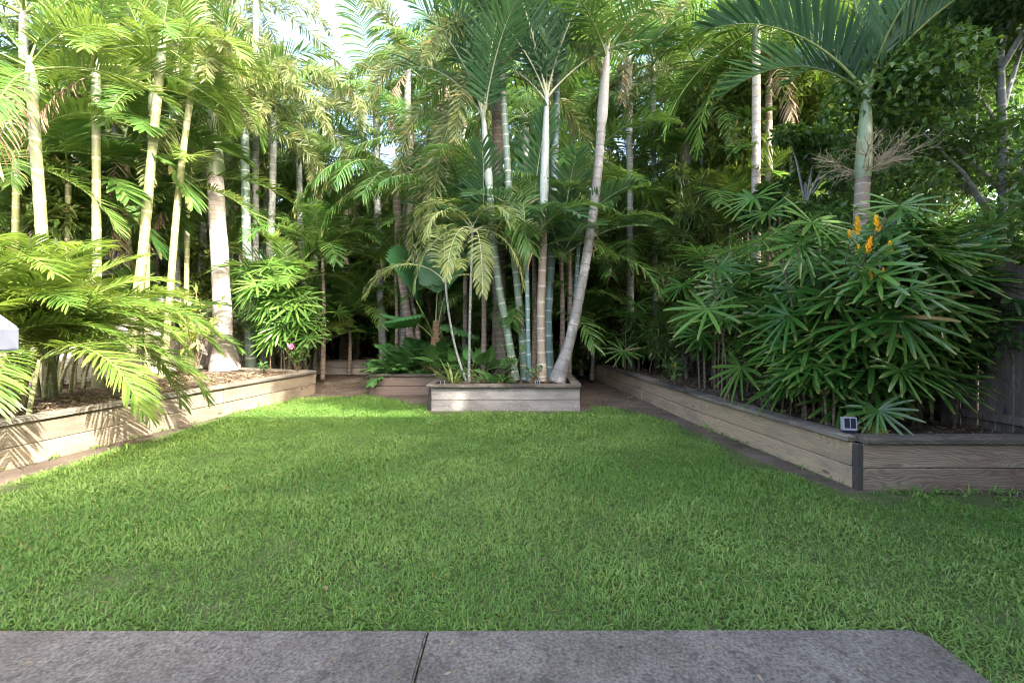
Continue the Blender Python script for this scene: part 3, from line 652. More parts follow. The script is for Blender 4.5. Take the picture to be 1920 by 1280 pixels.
palm('thin shaded palm stem just behind the leaning mauve trunk', [(1064, 690, 9.0), (1076, 580, 9.0), (1084, 470, 9.0), (1092, 330, 9.0)], 0.045, 't_teal', 'king', 7, 48, 0.2, None, 0, 0.8, (75, 10), group=gC, base_z=SOIL)
palm('spindly young palm leaning left at the middle planter front', [(875, 716, 7.7), (856, 660, 7.7), (842, 590, 7.7), (834, 520, 7.7)], 0.021, 't_grey', 'young', 0, 49, 0.12, None, 0, 1.0, (80, 40), extra=[(176, 58, 1.0, 'young', 125, 1.75, 0.9), (30, 72, 1.0), (-60, 62, 0.9), (10, 45, 0.8), (100, 84, 1.3)], base_r=0.028, group=gC, base_z=SOIL, sides=8)
palm('upright spindly young palm with drooping pale fronds', [(879, 716, 7.65), (880, 660, 7.65), (882, 560, 7.65), (886, 425, 7.65)], 0.023, 't_grey', 'young', 6, 50, 0.12, None, 0, 1.1, (70, 20), extra=[(200, 40, 1.0, 'young', 128, 1.6, 0.5), (-20, 40, 1.0, 'young', 128, 1.5, 0.5), (-75, 30, 1.0, 'young', 115, 1.7, 0.5), (-110, 45, 1.0, 'young', 130, 1.45, 0.5), (10, 55, 1.0, 'young', 140, 1.3, 0.6)], base_r=0.027, group=gC, base_z=SOIL, sides=8)

# ---------------- behind the middle clump
gB = 'palms crowding the back of the garden'
palm('brown twin palm trunk behind the left path, the left one', [(772, 650, 11.0), (760, 560, 11.0), (750, 490, 11.0), (742, 330, 11.0)], 0.105, 't_brown', 'kingd', 9, 61, 0.13, None, 0, 0.95, (50, -10), extra=[(190, 20, 1.0), (-60, 15, 0.9), (-110, 20, 0.9), (-20, 10, 0.9)], group=gB, base_z=SOIL)
palm('paler twin palm trunk behind the left path, the right one', [(785, 645, 11.2), (776, 590, 11.2), (768, 530, 11.2), (770, 250, 11.2)], 0.085, 't_pink', 'kingd', 9, 62, 0.13, None, 0, 0.95, (60, -10), group=gB, base_z=SOIL)
back = [
 ('grey palm at the back, left of the sky gap', 585, 13.6, 300, 0.10, 't_grey', 'kingd', 1.0),
 ('dark palm at the back above the left path', 650, 14.6, 290, 0.11, 't_brown', 'king', 1.0),
 ('tall dark palm behind the twin brown trunks', 705, 13.2, 190, 0.11, 't_grey', 'kingd', 1.05),
 ('tall dark palm behind the large pleated fan leaves', 838, 13.0, 170, 0.12, 't_brown', 'kingd', 1.05),
 ('dark palm seen between the two white crownshafts', 985, 12.6, 215, 0.10, 't_grey', 'kingd', 1.0),
 ('dark palm right of the white crownshaft, below the sky gap', 1072, 13.0, 245, 0.10, 't_brown', 'kingd', 1.0),
 ('grey palm over the right hand path', 1178, 12.6, 330, 0.09, 't_grey', 'kingd', 0.95),
 ('slim green palm over the right hand path', 1225, 11.4, 150, 0.07, 't_green', 'king', 1.0),
 ('brown palm with skirt of leaf bases at the right path', 1275, 12.2, 300, 0.12, 't_brown', 'kingd', 1.0),
 ('thin grey palm behind the right planter, next to the path', 1318, 10.4, 210, 0.055, 't_grey', 'king', 0.85),
 ('thin shaded palm left of the paired pale trunks', 1365, 10.0, 310, 0.055, 't_green', 'broadp', 1.1),
 ('pale trunked palm, left one of the pair at right', 1418, 8.6, 95, 0.085, 't_white', 'king', 1.0),
 ('pale trunked palm, right one of the pair at right', 1441, 9.0, 85, 0.075, 't_pink', 'king', 1.0),
 ('slim palm between the paired trunks and the green crownshaft', 1486, 9.6, 210, 0.055, 't_grey', 'cane', 0.95),
 ('pale palm stem beyond the right fence', 1548, 9.8, 180, 0.08, 't_white', 'cane', 1.0),
 ('tall palm far back, left of the thick white trunk', 345, 13.5, 130, 0.10, 't_grey', 'fox', 1.0),
 ('palm far back between the golden trunks', 235, 12.5, 200, 0.10, 't_grey', 'king', 1.0),
 ('palm beyond the left fence at the picture edge', 20, 9.5, 170, 0.10, 't_grey', 'king', 1.0),
 ('tall palm beyond the left fence behind the second golden trunk', 110, 11.0, 60, 0.11, 't_grey', 'fox', 1.0),
 ('tall feathery palm behind the thick white trunk', 430, 14.0, 70, 0.11, 't_grey', 'fox', 1.05),
 ('low crowned dark palm behind the far left box', 610, 15.5, 330, 0.10, 't_brown', 'kingd', 1.0),
 ('feathery palm hanging over the left path', 560, 12.4, 290, 0.09, 't_grey', 'fox', 0.95),
 ('feathery palm left of the large pleated fan leaves', 765, 12.2, 120, 0.10, 't_grey', 'fox', 1.0),
 ('dark palm with low crown behind the spindly young palms', 880, 14.2, 330, 0.10, 't_brown', 'kingd', 1.0),
 ('tall palm with high crown behind the left white crownshaft', 870, 15.5, 40, 0.11, 't_grey', 'kingd', 1.1),
 ('dark palm with low crown between the tan and mauve trunks', 1045, 14.5, 360, 0.10, 't_brown', 'kingd', 1.0),
 ('tall palm with high crown over the leaning mauve trunk', 1130, 15.0, 60, 0.11, 't_grey', 'kingd', 1.1),
 ('feathery palm right of the leaning mauve trunk', 1180, 10.8, 130, 0.08, 't_grey', 'fox', 0.85),
 ('feathery palm hanging over the right path', 1290, 11.2, 130, 0.08, 't_grey', 'fox', 0.9),
 ('dark palm low behind the right path', 1260, 15.0, 380, 0.10, 't_brown', 'kingd', 1.0),
 ('tall palm with high crown behind the right path', 1330, 14.0, 60, 0.11, 't_grey', 'king', 1.1),
 ('dark palm behind the paired pale trunks', 1450, 12.5, 260, 0.10, 't_grey', 'kingd', 1.0),
 ('tall palm with high crown behind the paired pale trunks', 1500, 13.0, 80, 0.11, 't_grey', 'king', 1.1),
 ('palm behind the green crownshaft, beyond the right fence', 1660, 11.0, 230, 0.10, 't_grey', 'cane', 1.1),
 ('tall palm in the far left corner of the garden', 500, 15.5, 210, 0.11, 't_grey', 'kingd', 1.1),
 ('low crowned palm in the far left corner of the garden', 440, 14.8, 330, 0.10, 't_brown', 'kingd', 1.0),
 ('low crowned palm far back between the golden trunks', 300, 13.8, 330, 0.10, 't_brown', 'kingd', 1.0),
 ('low crowned palm beyond the left fence near the picture edge', 60, 12.0, 300, 0.10, 't_brown', 'king', 1.0),
  ('sunlit palm with mid height crown between the first golden trunks', 128, 7.9, 330, 0.05, 't_gold', 'broadp', 1.25),
 ('sunlit palm with mid height crown behind the leaning golden trunk', 238, 8.8, 300, 0.05, 't_gold', 'broadp', 1.25),
 ('sunlit palm with mid height crown left of the thick white trunk', 352, 9.6, 340, 0.05, 't_gold', 'cane', 1.0),
 ('sunlit palm with low crown behind the golden cane clump', 30, 6.9, 350, 0.05, 't_gold', 'cane', 0.95),
 ('tall palm with high crown above the second golden trunk', 215, 9.8, 25, 0.08, 't_grey', 'king', 1.1),
 ('tall palm with high crown above the slender pale palm', 330, 10.8, 35, 0.08, 't_grey', 'fox', 1.0),
 ('tall palm with high crown at the top left picture corner', 45, 8.6, 20, 0.08, 't_grey', 'king', 1.1),
 ('tall palm with high crown right of the thick white trunk', 480, 11.8, 30, 0.08, 't_grey', 'fox', 1.0),
 ('palm filling the gap left of the thick white trunk', 385, 12.2, 260, 0.09, 't_grey', 'kingd', 1.0),
]
for i, (lb, px, d, py, r, tm, spn, fs) in enumerate(back):
    rr = random.Random(900 + i); lean = rr.uniform(-14, 14)
    palm(lb, [(px + lean, 660, d), (px + lean * 0.4, 480, d), (px, py, d)], r, tm, spn, 12 if spn != 'fox' else 10, 700 + i, 0.17, 'shaft_green' if i % 2 else None, 0.6, fs * 1.05, (74, -22), group=gB, base_z=0.0, sides=10)

# ---------------- right side feature palm
r1 = palm('stout palm with green crownshaft rising above the lady palms at right', [(1610, 560, 5.3), (1614, 420, 5.3), (1618, 330, 5.3)], 0.088, 't_pink', 'stiff', 3, 81, 0.11, 'shaft_green', 1.12, 1.0, (84, 62),
     extra=[(183, 52, 1.0), (168, 66, 0.9), (22, 50, 1.05), (-25, 60, 1.0), (60, 55, 1.0), (120, 55, 1.0), (-80, 74, 0.9), (8, 18, 0.6)], base_r=0.15, group='palms along the right planter', base_z=SOIL, sides=16, shaft_r=0.98)

def twig_mesh(seed, L, n1, n2, mat):
    rr = random.Random(seed); g = Geo()
    def br(p, d, L, r, lev):
        q = [np.array(p)]; dd = np.array(d, float)
        for k in range(4):
            dd = dd + np.array([rr.uniform(-.15, .15), rr.uniform(-.15, .15), rr.uniform(-.12, .12)]); dd /= np.linalg.norm(dd); q.append(q[-1] + dd * L / 4)
        V, F, U = tube_np(np.array(q), np.linspace(r, r * 0.5, 5), 4); g.add(V, F, None, U)
        if lev == 0: return
        for k in range(n1 if lev == 2 else n2):
            t = rr.uniform(0.15, 1.0); i = min(3, int(t * 4)); pp = q[i] + (q[i+1] - q[i]) * (t * 4 - i)
            nd_ = dd + np.array([rr.uniform(-1, 1), rr.uniform(-1, 1), rr.uniform(-.8, .8)]) * 0.85; nd_ /= np.linalg.norm(nd_)
            br(pp, nd_, L * rr.uniform(0.4, 0.7), r * 0.55, lev - 1)
    br((0, 0, 0), (1, 0, 0.35), L, 0.006, 2)
    return g.mesh('flower_stalk', mat)
tw = [twig_mesh(s, 0.42, 11, 7, M['twig']) for s in (1, 2, 3)]
for k, az in enumerate((5, -50, 175, 230, -100, 60)):
    t0 = P(1618, 328, 5.3) - r1.location
    obj('flower_stalk', tw[k % 3], r1, t0, (0, R(-8), R(az)), 1.0)

# ------------------------------------------------------------------ lady palms (fan leaves on canes)
def rhapis_leaf(seed, mat, n=None):
    rr = random.Random(seed); g = Geo(); n = n or rr.randint(10, 13)
    pl_ = rr.uniform(0.28, 0.42); el = R(rr.uniform(20, 55)); K = 5
    pts = [np.array([0, 0, 0.0])]; d = np.array([math.cos(el), 0, math.sin(el)])
    for k in range(K):
        pts.append(pts[-1] + d * pl_ / K); d = d + np.array([0, 0, -0.07]); d /= np.linalg.norm(d)
    V, F, U = tube_np(np.array(pts), np.linspace(0.006, 0.004, K + 1), 4); g.add(V, F, None, U * 0 + 0.5, 1)
    o = pts[-1]; ti = R(rr.uniform(-62, -12))                 # tilt of the blade
    X = np.array([math.cos(ti), 0, math.sin(ti)]); Z = np.array([-math.sin(ti), 0, math.cos(ti)]); Y = np.array([0, 1.0, 0])
    spread = R(rr.uniform(112, 145))
    for i in range(n):
        a = -spread + 2 * spread * i / (n - 1) + R(rr.uniform(-4, 4))
        d = X * math.cos(a) + Y * math.sin(a) + Z * rr.uniform(0.10, 0.24)
        wax = -X * math.sin(a) + Y * math.cos(a)
        L = rr.uniform(0.36, 0.47) * (1.0 - 0.22 * (abs(a) / spread) ** 2)
        blade(g, o, d, wax, L, rr.uniform(0.030, 0.044), rr.uniform(0.03, 0.10), rr.random(), 5, 0, 0.40, 0.25, [0.25, 0.75, 1.0, 0.95, 0.85])
    return g.mesh('fan_leaf', [mat, M['rachis']])
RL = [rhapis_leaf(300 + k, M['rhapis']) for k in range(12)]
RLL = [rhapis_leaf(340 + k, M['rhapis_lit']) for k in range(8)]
def cane_mesh(h, lean, seed):
    rr = random.Random(seed); pts = [(0, 0, 0), (lean[0] * 0.3, lean[1] * 0.3, h * 0.45), (lean[0], lean[1], h)]
    return trunk_mesh('cane', pts, ([0, 1], [0.016, 0.012]), M['cane_stem'], 0.07, 6, seed, 0.08)
M['cane_stem'] = trunk_mat('cane_fibrous', (0.13, 0.095, 0.06), (0.09, 0.07, 0.045), (0.22, 0.17, 0.11), 0.15, 0.9)
def lady_palm(label, loc, ncanes, hrange, spread, nleaf, protos, seed, face=-90, fw=150, sc_=1.0, group='lady palms', low=0.35):
    rr = random.Random(seed); root = thing('lady_palm', label, 'palm shrub', loc, group)
    canes = []
    for c in range(ncanes):
        bx, by = rr.gauss(0, spread[0] * 0.4), rr.gauss(0, spread[1] * 0.4); h = rr.uniform(*hrange)
        lean = (bx * 0.55 + rr.uniform(-.15, .15), by * 0.4 + rr.uniform(-.15, .15))
        obj('cane', cane_mesh(h, lean, seed * 50 + c), root, (bx, by, 0)); canes.append((bx, by, h, lean))
    for i in range(nleaf):
        bx, by, h, lean = canes[i % ncanes]
        t = low + (1 - low) * rr.random() ** 0.75
        x = bx + lean[0] * (0.6 * t + 0.4 * t * t); y = by + lean[1] * (0.6 * t + 0.4 * t * t)
        az = face + max(-fw, min(fw, rr.gauss(0, 62)))
        obj('fan_leaf', protos[rr.randrange(len(protos))], root, (x, y, h * t), (R(rr.uniform(-14, 14)), R(rr.uniform(-24, 18)), R(az)), sc_ * rr.uniform(0.8, 1.15))
    return root
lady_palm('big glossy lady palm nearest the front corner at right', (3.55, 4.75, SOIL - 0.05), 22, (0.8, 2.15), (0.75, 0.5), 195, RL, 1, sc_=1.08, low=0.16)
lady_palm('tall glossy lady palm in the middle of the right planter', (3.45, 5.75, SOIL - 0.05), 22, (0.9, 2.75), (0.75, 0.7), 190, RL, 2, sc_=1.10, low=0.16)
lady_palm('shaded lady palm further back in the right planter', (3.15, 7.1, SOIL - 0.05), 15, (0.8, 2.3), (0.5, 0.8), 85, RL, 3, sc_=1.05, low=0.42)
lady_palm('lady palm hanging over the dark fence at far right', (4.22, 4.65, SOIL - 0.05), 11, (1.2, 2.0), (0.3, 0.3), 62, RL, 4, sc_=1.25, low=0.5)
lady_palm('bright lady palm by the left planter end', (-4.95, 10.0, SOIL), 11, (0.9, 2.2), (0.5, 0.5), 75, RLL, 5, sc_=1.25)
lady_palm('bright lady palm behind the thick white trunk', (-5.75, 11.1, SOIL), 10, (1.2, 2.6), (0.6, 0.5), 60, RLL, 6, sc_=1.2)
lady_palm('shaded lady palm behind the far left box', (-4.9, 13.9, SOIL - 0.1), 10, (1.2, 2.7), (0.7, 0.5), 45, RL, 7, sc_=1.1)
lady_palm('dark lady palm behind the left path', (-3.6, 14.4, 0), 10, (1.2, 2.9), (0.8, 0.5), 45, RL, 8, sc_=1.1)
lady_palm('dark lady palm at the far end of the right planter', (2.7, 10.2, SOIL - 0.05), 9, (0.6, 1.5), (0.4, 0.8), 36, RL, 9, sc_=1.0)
# small seedlings at the front of the right bed
for k, (px, py, d, n, lb) in enumerate([(1640, 790, 4.25, 7, 'young lady palm beside the solar light at right'), (1560, 780, 4.5, 6, 'small lady palm seedling left of the solar light'),
                                        (1425, 745, 5.6, 6, 'small lady palm seedling in the right planter middle'), (1512, 770, 4.9, 5, 'low lady palm seedling with drooping yellowish leaf')]):
    g_ = G(px, py, SOIL - 0.03) if False else P(px, py, d); g_.z = SOIL - 0.05
    lady_palm(lb, g_, 2, (0.3, 0.6), (0.10, 0.1), n, RL, 60 + k, sc_=0.75, group='lady palm seedlings', low=0.5)

# ------------------------------------------------------------------ golden cane clump at the left front
def cane_clump(label, loc, n, seed, spn, fs, azr, elr, group='clumping palms'):
    rr = random.Random(seed); root = thing('clumping_palm', label, 'palm', loc, group)
    for i in range(n):
        bx, by = rr.uniform(-.35, .35), rr.uniform(-.5, .5); h = rr.uniform(0.3, 1.0)
        az = rr.uniform(*azr); lean = (math.cos(R(az)) * h * 0.3, math.sin(R(az)) * h * 0.3)
        obj('stem', trunk_mesh('stem', [(bx, by, 0), (bx + lean[0] * 0.3, by + lean[1] * 0.3, h * 0.5), (bx + lean[0], by + lean[1], h)], ([0, 1], [0.026, 0.018]), M['t_gold'], 0.11, 7, i), root)
        for k in range(2):
            add_frond(root, spn, (bx + lean[0], by + lean[1], h - 0.02), az + rr.uniform(-25, 25), rr.uniform(*elr), fs * rr.uniform(0.8, 1.15), rr, 14)
    return root
cane_clump('sunlit golden cane palm arching over the left planter edge', (-5.75, 5.0, SOIL), 13, 5, 'canes', 0.95, (-70, 45), (30, 70))
cane_clump('golden cane palm at the picture edge on the left', (-6.1, 4.4, SOIL), 7, 6, 'canes', 0.9, (0, 70), (45, 78))
cane_clump('golden cane palm in the left bed under the golden trunks', (-6.3, 6.0, SOIL), 13, 7, 'canes', 0.9, (-100, 30), (45, 78))
cane_clump('bushy golden cane palm before the leaning golden trunk', (-6.85, 7.2, SOIL), 6, 8, 'canes', 0.7, (-110, 10), (50, 80))
cane_clump('golden cane palm behind the lady palm at the left fence', (-5.6, 11.9, 0.1), 8, 9, 'cane', 0.9, (-120, 30), (48, 80))
# the long frond that hangs over the planter front
hang = thing('clumping_palm', 'low golden cane palm whose frond hangs down to the lawn at left', 'palm', (-5.05, 4.75, SOIL), 'clumping palms')
rr = random.Random(77)
obj('stem', trunk_mesh('stem', [(0, 0, 0), (0.05, 0, 0.3), (0.12, 0, 0.62)], ([0, 1], [0.026, 0.018]), M['t_gold'], 0.11, 7, 3), hang)
for az, el, s_ in ((6, 38, 0.78), (-14, 46, 0.85), (30, 48, 0.95), (55, 40, 0.9), (75, 55, 0.9)):
    obj('frond', frond_mesh('frond_hanging', SP['canes'], el, 118, 60 + az, 1.9, 0.8), hang, (0.12, 0, 0.6), (0, 0, R(az)), s_)

# ------------------------------------------------------------------ big pleated fan leaves in the middle
def big_fan(seed, Rr, ang):
    rr = random.Random(seed); g = Geo(); n = 26; m = 7; V = []; U = []
    for i in range(n * 2 + 1):
        a = R(-ang + 2 * ang * i / (n * 2)); z = 0.022 if i % 2 else -0.022
        rim = Rr * (1 - 0.18 * (abs(a) / R(ang)) ** 2) * (1.0 if i % 2 == 0 else 0.955)
        for k in range(m):
            t = k / (m - 1); r_ = rim * t
            V.append((math.cos(a) * r_, math.sin(a) * r_, z * min(1, t * 1.6) - 0.16 * t * t * abs(math.sin(a)) * Rr)); U.append((0.5 + 0.3 * math.sin(i * 1.7), t * 0.7))
    Q = [(i * m + k, i * m + k + 1, (i + 1) * m + k + 1, (i + 1) * m + k) for i in range(n * 2) for k in range(m - 1)]
    g.add(V, Q, None, U); return g.mesh('fan_leaf', M['fan'], smooth=False)
fanA, fanB = big_fan(1, 1.05, 62), big_fan(2, 0.85, 80)
fp = thing('fan_palm', 'palm with huge undivided pleated fan leaves left of the middle clump', 'palm', (-1.65, 9.75, SOIL - 0.03), 'palms growing in the middle planter')
obj('leaf_base', trunk_mesh('leaf_base', [(0, 0, -0.05), (0.02, 0, 0.5), (0.03, 0, 1.15)], ([0, 0.4, 1], [0.20, 0.15, 0.06]), M['fibre'], 0.09, 12, 5, 0.1, 0.006), fp)
for k, (tip, az, pitch, roll, me, s_) in enumerate([((-0.35, -0.25, 1.55), 110, -58, 60, fanA, 1.25), ((0.25, -0.1, 1.75), 70, -66, -40, fanA, 1.15), ((-0.15, -0.5, 1.25), 200, 12, 8, fanB, 0.95),
                                                    ((0.35, -0.4, 1.05), -20, 22, -8, fanB, 0.9), ((0.0, 0.3, 1.75), 90, -74, 5, fanA, 1.1), ((-0.5, 0.0, 1.15), 165, -10, 10, fanB, 0.8)]):
    obj('stalk', trunk_mesh('stalk', [(0.02, 0, 0.7), (tip[0] * 0.5, tip[1] * 0.5, 0.4 + tip[2] * 0.5), tip], ([0, 1], [0.02, 0.013]), M['rachis'], 5, 6, k), fp)
    o = obj('fan_leaf', me, fp, tip, None, s_)
    o.rotation_euler = (Matrix.Rotation(R(az), 3, 'Z') @ Matrix.Rotation(R(pitch), 3, 'Y') @ Matrix.Rotation(R(roll), 3, 'X')).to_euler()

# ------------------------------------------------------------------ leafy plants
def ovate(seed, L, W, mat, pet=0.25, el=55, droop=0.16, segs=6, name='leaf'):
    rr = random.Random(seed); g = Geo(); e = R(el); d = np.array([math.cos(e), 0, math.sin(e)]); p = np.zeros(3); pts = [p]
    for k in range(4): pts.append(pts[-1] + d * pet / 4); d = d + np.array([0, 0, -droop * 0.5]); d /= np.linalg.norm(d)
    V, F, U = tube_np(np.array(pts), np.linspace(0.007, 0.004, 5), 4); g.add(V, F, None, U * 0 + 0.4, 1)
    blade(g, pts[-1], d, np.array([0, 1.0, rr.uniform(-.2, .2)]), L, W, droop, rr.random(), segs, 0, 0.03, 0.22, [0.15, 0.8, 1.0, 0.9, 0.6, 0.3])
    return g.mesh(name, [mat, M['rachis']])
BR = [ovate(500 + k, 0.42, 0.17, M['broad'], 0.35, 60 - 6 * k, 0.16) for k in range(5)]
ST = [ovate(520 + k, 0.60, 0.045, M['young'], 0.06, 66 - 8 * k, 0.22) for k in range(5)]
SM = [ovate(540 + k, 0.10, 0.05, M['broad'], 0.03, 40 - 10 * k, 0.12, 4) for k in range(4)]
HB = [ovate(560 + k, 0.085, 0.062, M['hib'], 0.03, 40 - 12 * k, 0.15, 4) for k in range(4)]
YG = [ovate(570 + k, 0.26, 0.05, M['shrub'], 0.02, 62 - 10 * k, 0.10, 5) for k in range(3)]
def rosette(label, name, cat, loc, n, protos, seed, sc_=1.0, spread=0.12, tilt=20, group=None, az=(0, 360)):
    rr = random.Random(seed); root = thing(name, label, cat, loc, group)
    for i in range(n):
        obj('leaf', protos[rr.randrange(len(protos))], root, (rr.uniform(-spread, spread), rr.uniform(-spread, spread), 0),
            (R(rr.uniform(-15, 15)), R(rr.uniform(-tilt, tilt)), R(rr.uniform(*az))), sc_ * rr.uniform(0.75, 1.2))
    return root
gU = 'leafy plants filling the middle planter'
MS = SOIL - 0.05
rosette('broad leaved plant behind the spindly young palms', 'broad_leaf_plant', 'plant', (-0.55, 8.6, MS), 24, BR, 1, 1.15, 0.3, 25, gU)
rosette('broad leaved plant left of the brown trunk in the middle bed', 'broad_leaf_plant', 'plant', (-1.15, 9.0, MS), 26, BR, 2, 1.25, 0.35, 25, gU)
rosette('broad glossy plant beside the fan palm base', 'broad_leaf_plant', 'plant', (-1.75, 9.7, MS), 24, BR, 3, 1.2, 0.35, 25, gU)
rosette('strap leaved plant at the left end of the middle planter', 'strap_leaf_plant', 'plant', (-0.98, 7.72, MS), 22, ST, 4, 0.95, 0.10, 15, gU)
LC = [frond_mesh('leaf_lacy', SP['lacy'], e, 60, 800 + k) for k, e in enumerate((70, 55, 40, 25))]
for k, (x, y, n, s_, lb) in enumerate([(-2.40, 9.75, 36, 1.05, 'lacy leaved philodendron at the corner of the reddish planter'), (-1.85, 9.9, 36, 1.15, 'lacy leaved philodendron in the middle of the reddish planter'),
                                       (-0.35, 7.75, 14, 0.55, 'small ferny plant at the foot of the upright young palm'), (-2.5, 10.6, 34, 1.3, 'lacy leaved philodendron behind the reddish planter edge')]):
    rosette(lb, 'philodendron', 'plant', (x, y, MS), n, LC, 30 + k, s_, 0.16, 18, gU)
def leafy_shrub(label, name, cat, loc, h, w, nst, nleaf, protos, seed, sc_=1.0, group=None):
    rr = random.Random(seed); root = thing(name, label, cat, loc, group); st = []
    for i in range(nst):
        a = rr.uniform(0, 6.28); r_ = rr.uniform(0.1, 1) * w; hh = h * rr.uniform(0.6, 1.0); tip = Vector((math.cos(a) * r_, math.sin(a) * r_, hh))
        obj('stem', trunk_mesh('stem', [(0, 0, 0), tip * 0.5 + Vector((0, 0, h * 0.08)), tip], ([0, 1], [0.009, 0.004]), M['stem'], 5, 5, i), root); st.append(tip)
    for i in range(nleaf):
        tip = st[i % nst]; t = rr.uniform(0.35, 1.02); p = tip * t + Vector((0, 0, h * 0.32 * t * (1 - t)))
        obj('leaf', protos[rr.randrange(len(protos))], root, p, (R(rr.uniform(-30, 30)), R(rr.uniform(-40, 30)), R(rr.uniform(0, 360))), sc_ * rr.uniform(0.7, 1.25))
    return root, st
leafy_shrub('small green shrub at the foot of the ringed palms, middle planter', 'small_shrub', 'shrub', (-0.02, 7.72, MS), 0.75, 0.28, 6, 55, SM, 71, 1.2)
leafy_shrub('small green shrub between the tan and mauve trunks', 'small_shrub', 'shrub', (0.34, 7.66, MS), 0.42, 0.2, 5, 30, SM, 72, 1.1)
leafy_shrub('low bright seedling at the front of the middle planter', 'small_shrub', 'shrub', (-0.12, 7.6, MS), 0.24, 0.16, 4, 22, SM, 73, 1.4)
hb, hst = leafy_shrub('hibiscus bush with one pink flower at the left planter end', 'hibiscus_bush', 'shrub', (-4.45, 9.45, SOIL), 0.75, 0.42, 11, 110, HB, 74, 1.35)
leafy_shrub('low yellow green weed at the foot of the thick white trunk', 'small_shrub', 'shrub', (-4.95, 9.15, SOIL), 0.26, 0.2, 5, 36, SM, 75, 1.0)
leafy_shrub('yellow flowered shrub at the shaded far part of the right planter', 'flowering_shrub', 'shrub', (2.75, 7.6, MS), 0.55, 0.25, 6, 46, SM, 76, 1.3)
leafy_shrub('dark low shrub behind the solar light at right', 'small_shrub', 'shrub', (3.28, 4.35, MS), 0.42, 0.2, 6, 40, SM, 77, 1.5)
leafy_shrub('low shrub in the right planter, under the lady palms', 'small_shrub', 'shrub', (3.0, 5.3, MS), 0.5, 0.25, 6, 44, SM, 78, 1.4)
rosette('yellow green rosette at the front right planter corner', 'strap_leaf_plant', 'plant', (3.22, 4.02, MS + 0.02), 9, YG, 79, 0.9, 0.02, 18)
rosette('tiny yellow green seedling in the right planter', 'strap_leaf_plant', 'plant', (2.98, 5.0, MS + 0.02), 7, YG, 80, 0.5, 0.02, 18)
# pale sunlit shrub on the left
SHL = [ovate(590 + k, 0.15, 0.055, M['shrub'], 0.03, 30 - 14 * k, 0.18, 4) for k in range(4)]
leafy_shrub('pale yellow leaved shrub left of the thick white trunk', 'pale_shrub', 'shrub', (-6.0, 8.6, SOIL), 1.75, 0.75, 16, 230, SHL, 81, 1.05)
# hibiscus flower
def flower_mesh(seed):
    g = Geo()
    for k in range(5):
        a = R(72 * k); d = np.array([math.cos(a), math.sin(a), 0.55]); blade(g, (0, 0, 0), d, np.array([-math.sin(a), math.cos(a), 0]), 0.06, 0.055, 0.12, 0.2 * k, 4, 0, 0.35, 0.1, [0.3, 0.8, 1.0, 0.9])
    V, F, U = tube_np(np.array([[0, 0, 0], [0, 0, 0.03], [0.005, 0, 0.06]]), [0.004, 0.003, 0.004], 5); g.add(V, F, None, U, 1)
    return g.mesh('flower', [M['pink'], M['yellow']])
fl = P(546, 650, 9.25); obj('flower', flower_mesh(1), hb, fl - hb.location, (R(70), 0, R(15)), 1.15)

# golden candle plant with upright yellow flower cones
def cone_mesh(seed):
    rr = random.Random(seed); g = Geo(); H = 0.10
    for k in range(26):
        t = k / 25; a = k * 2.4; r_ = 0.012 * (1 - t * 0.7); el = 0.9 + 1.3 * t
        d = np.array([math.cos(a), math.sin(a), el]); blade(g, (math.cos(a) * r_, math.sin(a) * r_, t * H), d, np.array([-math.sin(a), math.cos(a), 0]), 0.030 * (1 - 0.35 * t), 0.020 * (1 - 0.4 * t), -0.12, rr.random(), 3, 0, 0.15, 0.25, [0.6, 1.0, 0.7])
    return g.mesh('flower', M['yellow'])
cm = cone_mesh(4)
gp = thing('golden_candle_plant', 'golden candle plant with upright orange yellow flower cones among the lady palms', 'flowering plant', (3.35, 4.35, MS))
rr = random.Random(9)
for k, (px, py, d, s_) in enumerate([(1608, 440, 3.95, 1.45), (1644, 434, 3.95, 1.3), (1625, 476, 3.92, 1.35), (1613, 478, 3.95, 0.9), (1594, 447, 4.0, 0.8), (1668, 475, 3.92, 1.0), (1632, 526, 3.9, 0.85), (1653, 527, 3.9, 1.0)]):
    tip = P(px, py, d) - gp.location
    obj('stem', trunk_mesh('stem', [(0, 0, 0), (tip.x * 0.4, 0.15, tip.z * 0.55), tuple(tip)], ([0, 1], [0.008, 0.004]), M['stem'], 5, 5, k), gp)
    obj('flower', cm, gp, tip, (R(rr.uniform(-12, 12)), R(rr.uniform(-12, 12)), rr.uniform(0, 6)), s_)
    for j in range(7):
        obj('leaf', SM[j % 4], gp, tip + Vector((rr.uniform(-.02, .02), rr.uniform(-.02, .03), -0.02 - 0.05 * j)), (0, R(rr.uniform(-25, 15)), R(rr.uniform(0, 360))), rr.uniform(1.0, 1.5))
for k, (px, py, d, s_, lb) in enumerate([(1487, 648, 4.9, 0.7, 'low candle plant with one small orange flower, right planter'), (1470, 694, 5.0, 0.7, 'lowest candle plant with one orange flower near the timber edge'),
                                         (1265, 690, 7.3, 0.9, 'shaded candle plant with one yellow flower by the right path')]):
    w = P(px, py, d); t = thing('golden_candle_plant', lb, 'flowering plant', (w.x, w.y + 0.05, MS))
    tip = w - t.location
    obj('stem', trunk_mesh('stem', [(0, 0, 0), (0.03, 0, tip.z * 0.5), tuple(tip)], ([0, 1], [0.007, 0.004]), M['stem'], 5, 5, k), t)
    obj('flower', cm, t, tip, (0.1, 0.1, 0), s_)
    for j in range(12): obj('leaf', SM[j % 4], t, tip * rr.uniform(0.5, 0.97), (0, R(rr.uniform(-25, 15)), R(rr.uniform(0, 360))), rr.uniform(1.0, 1.5))

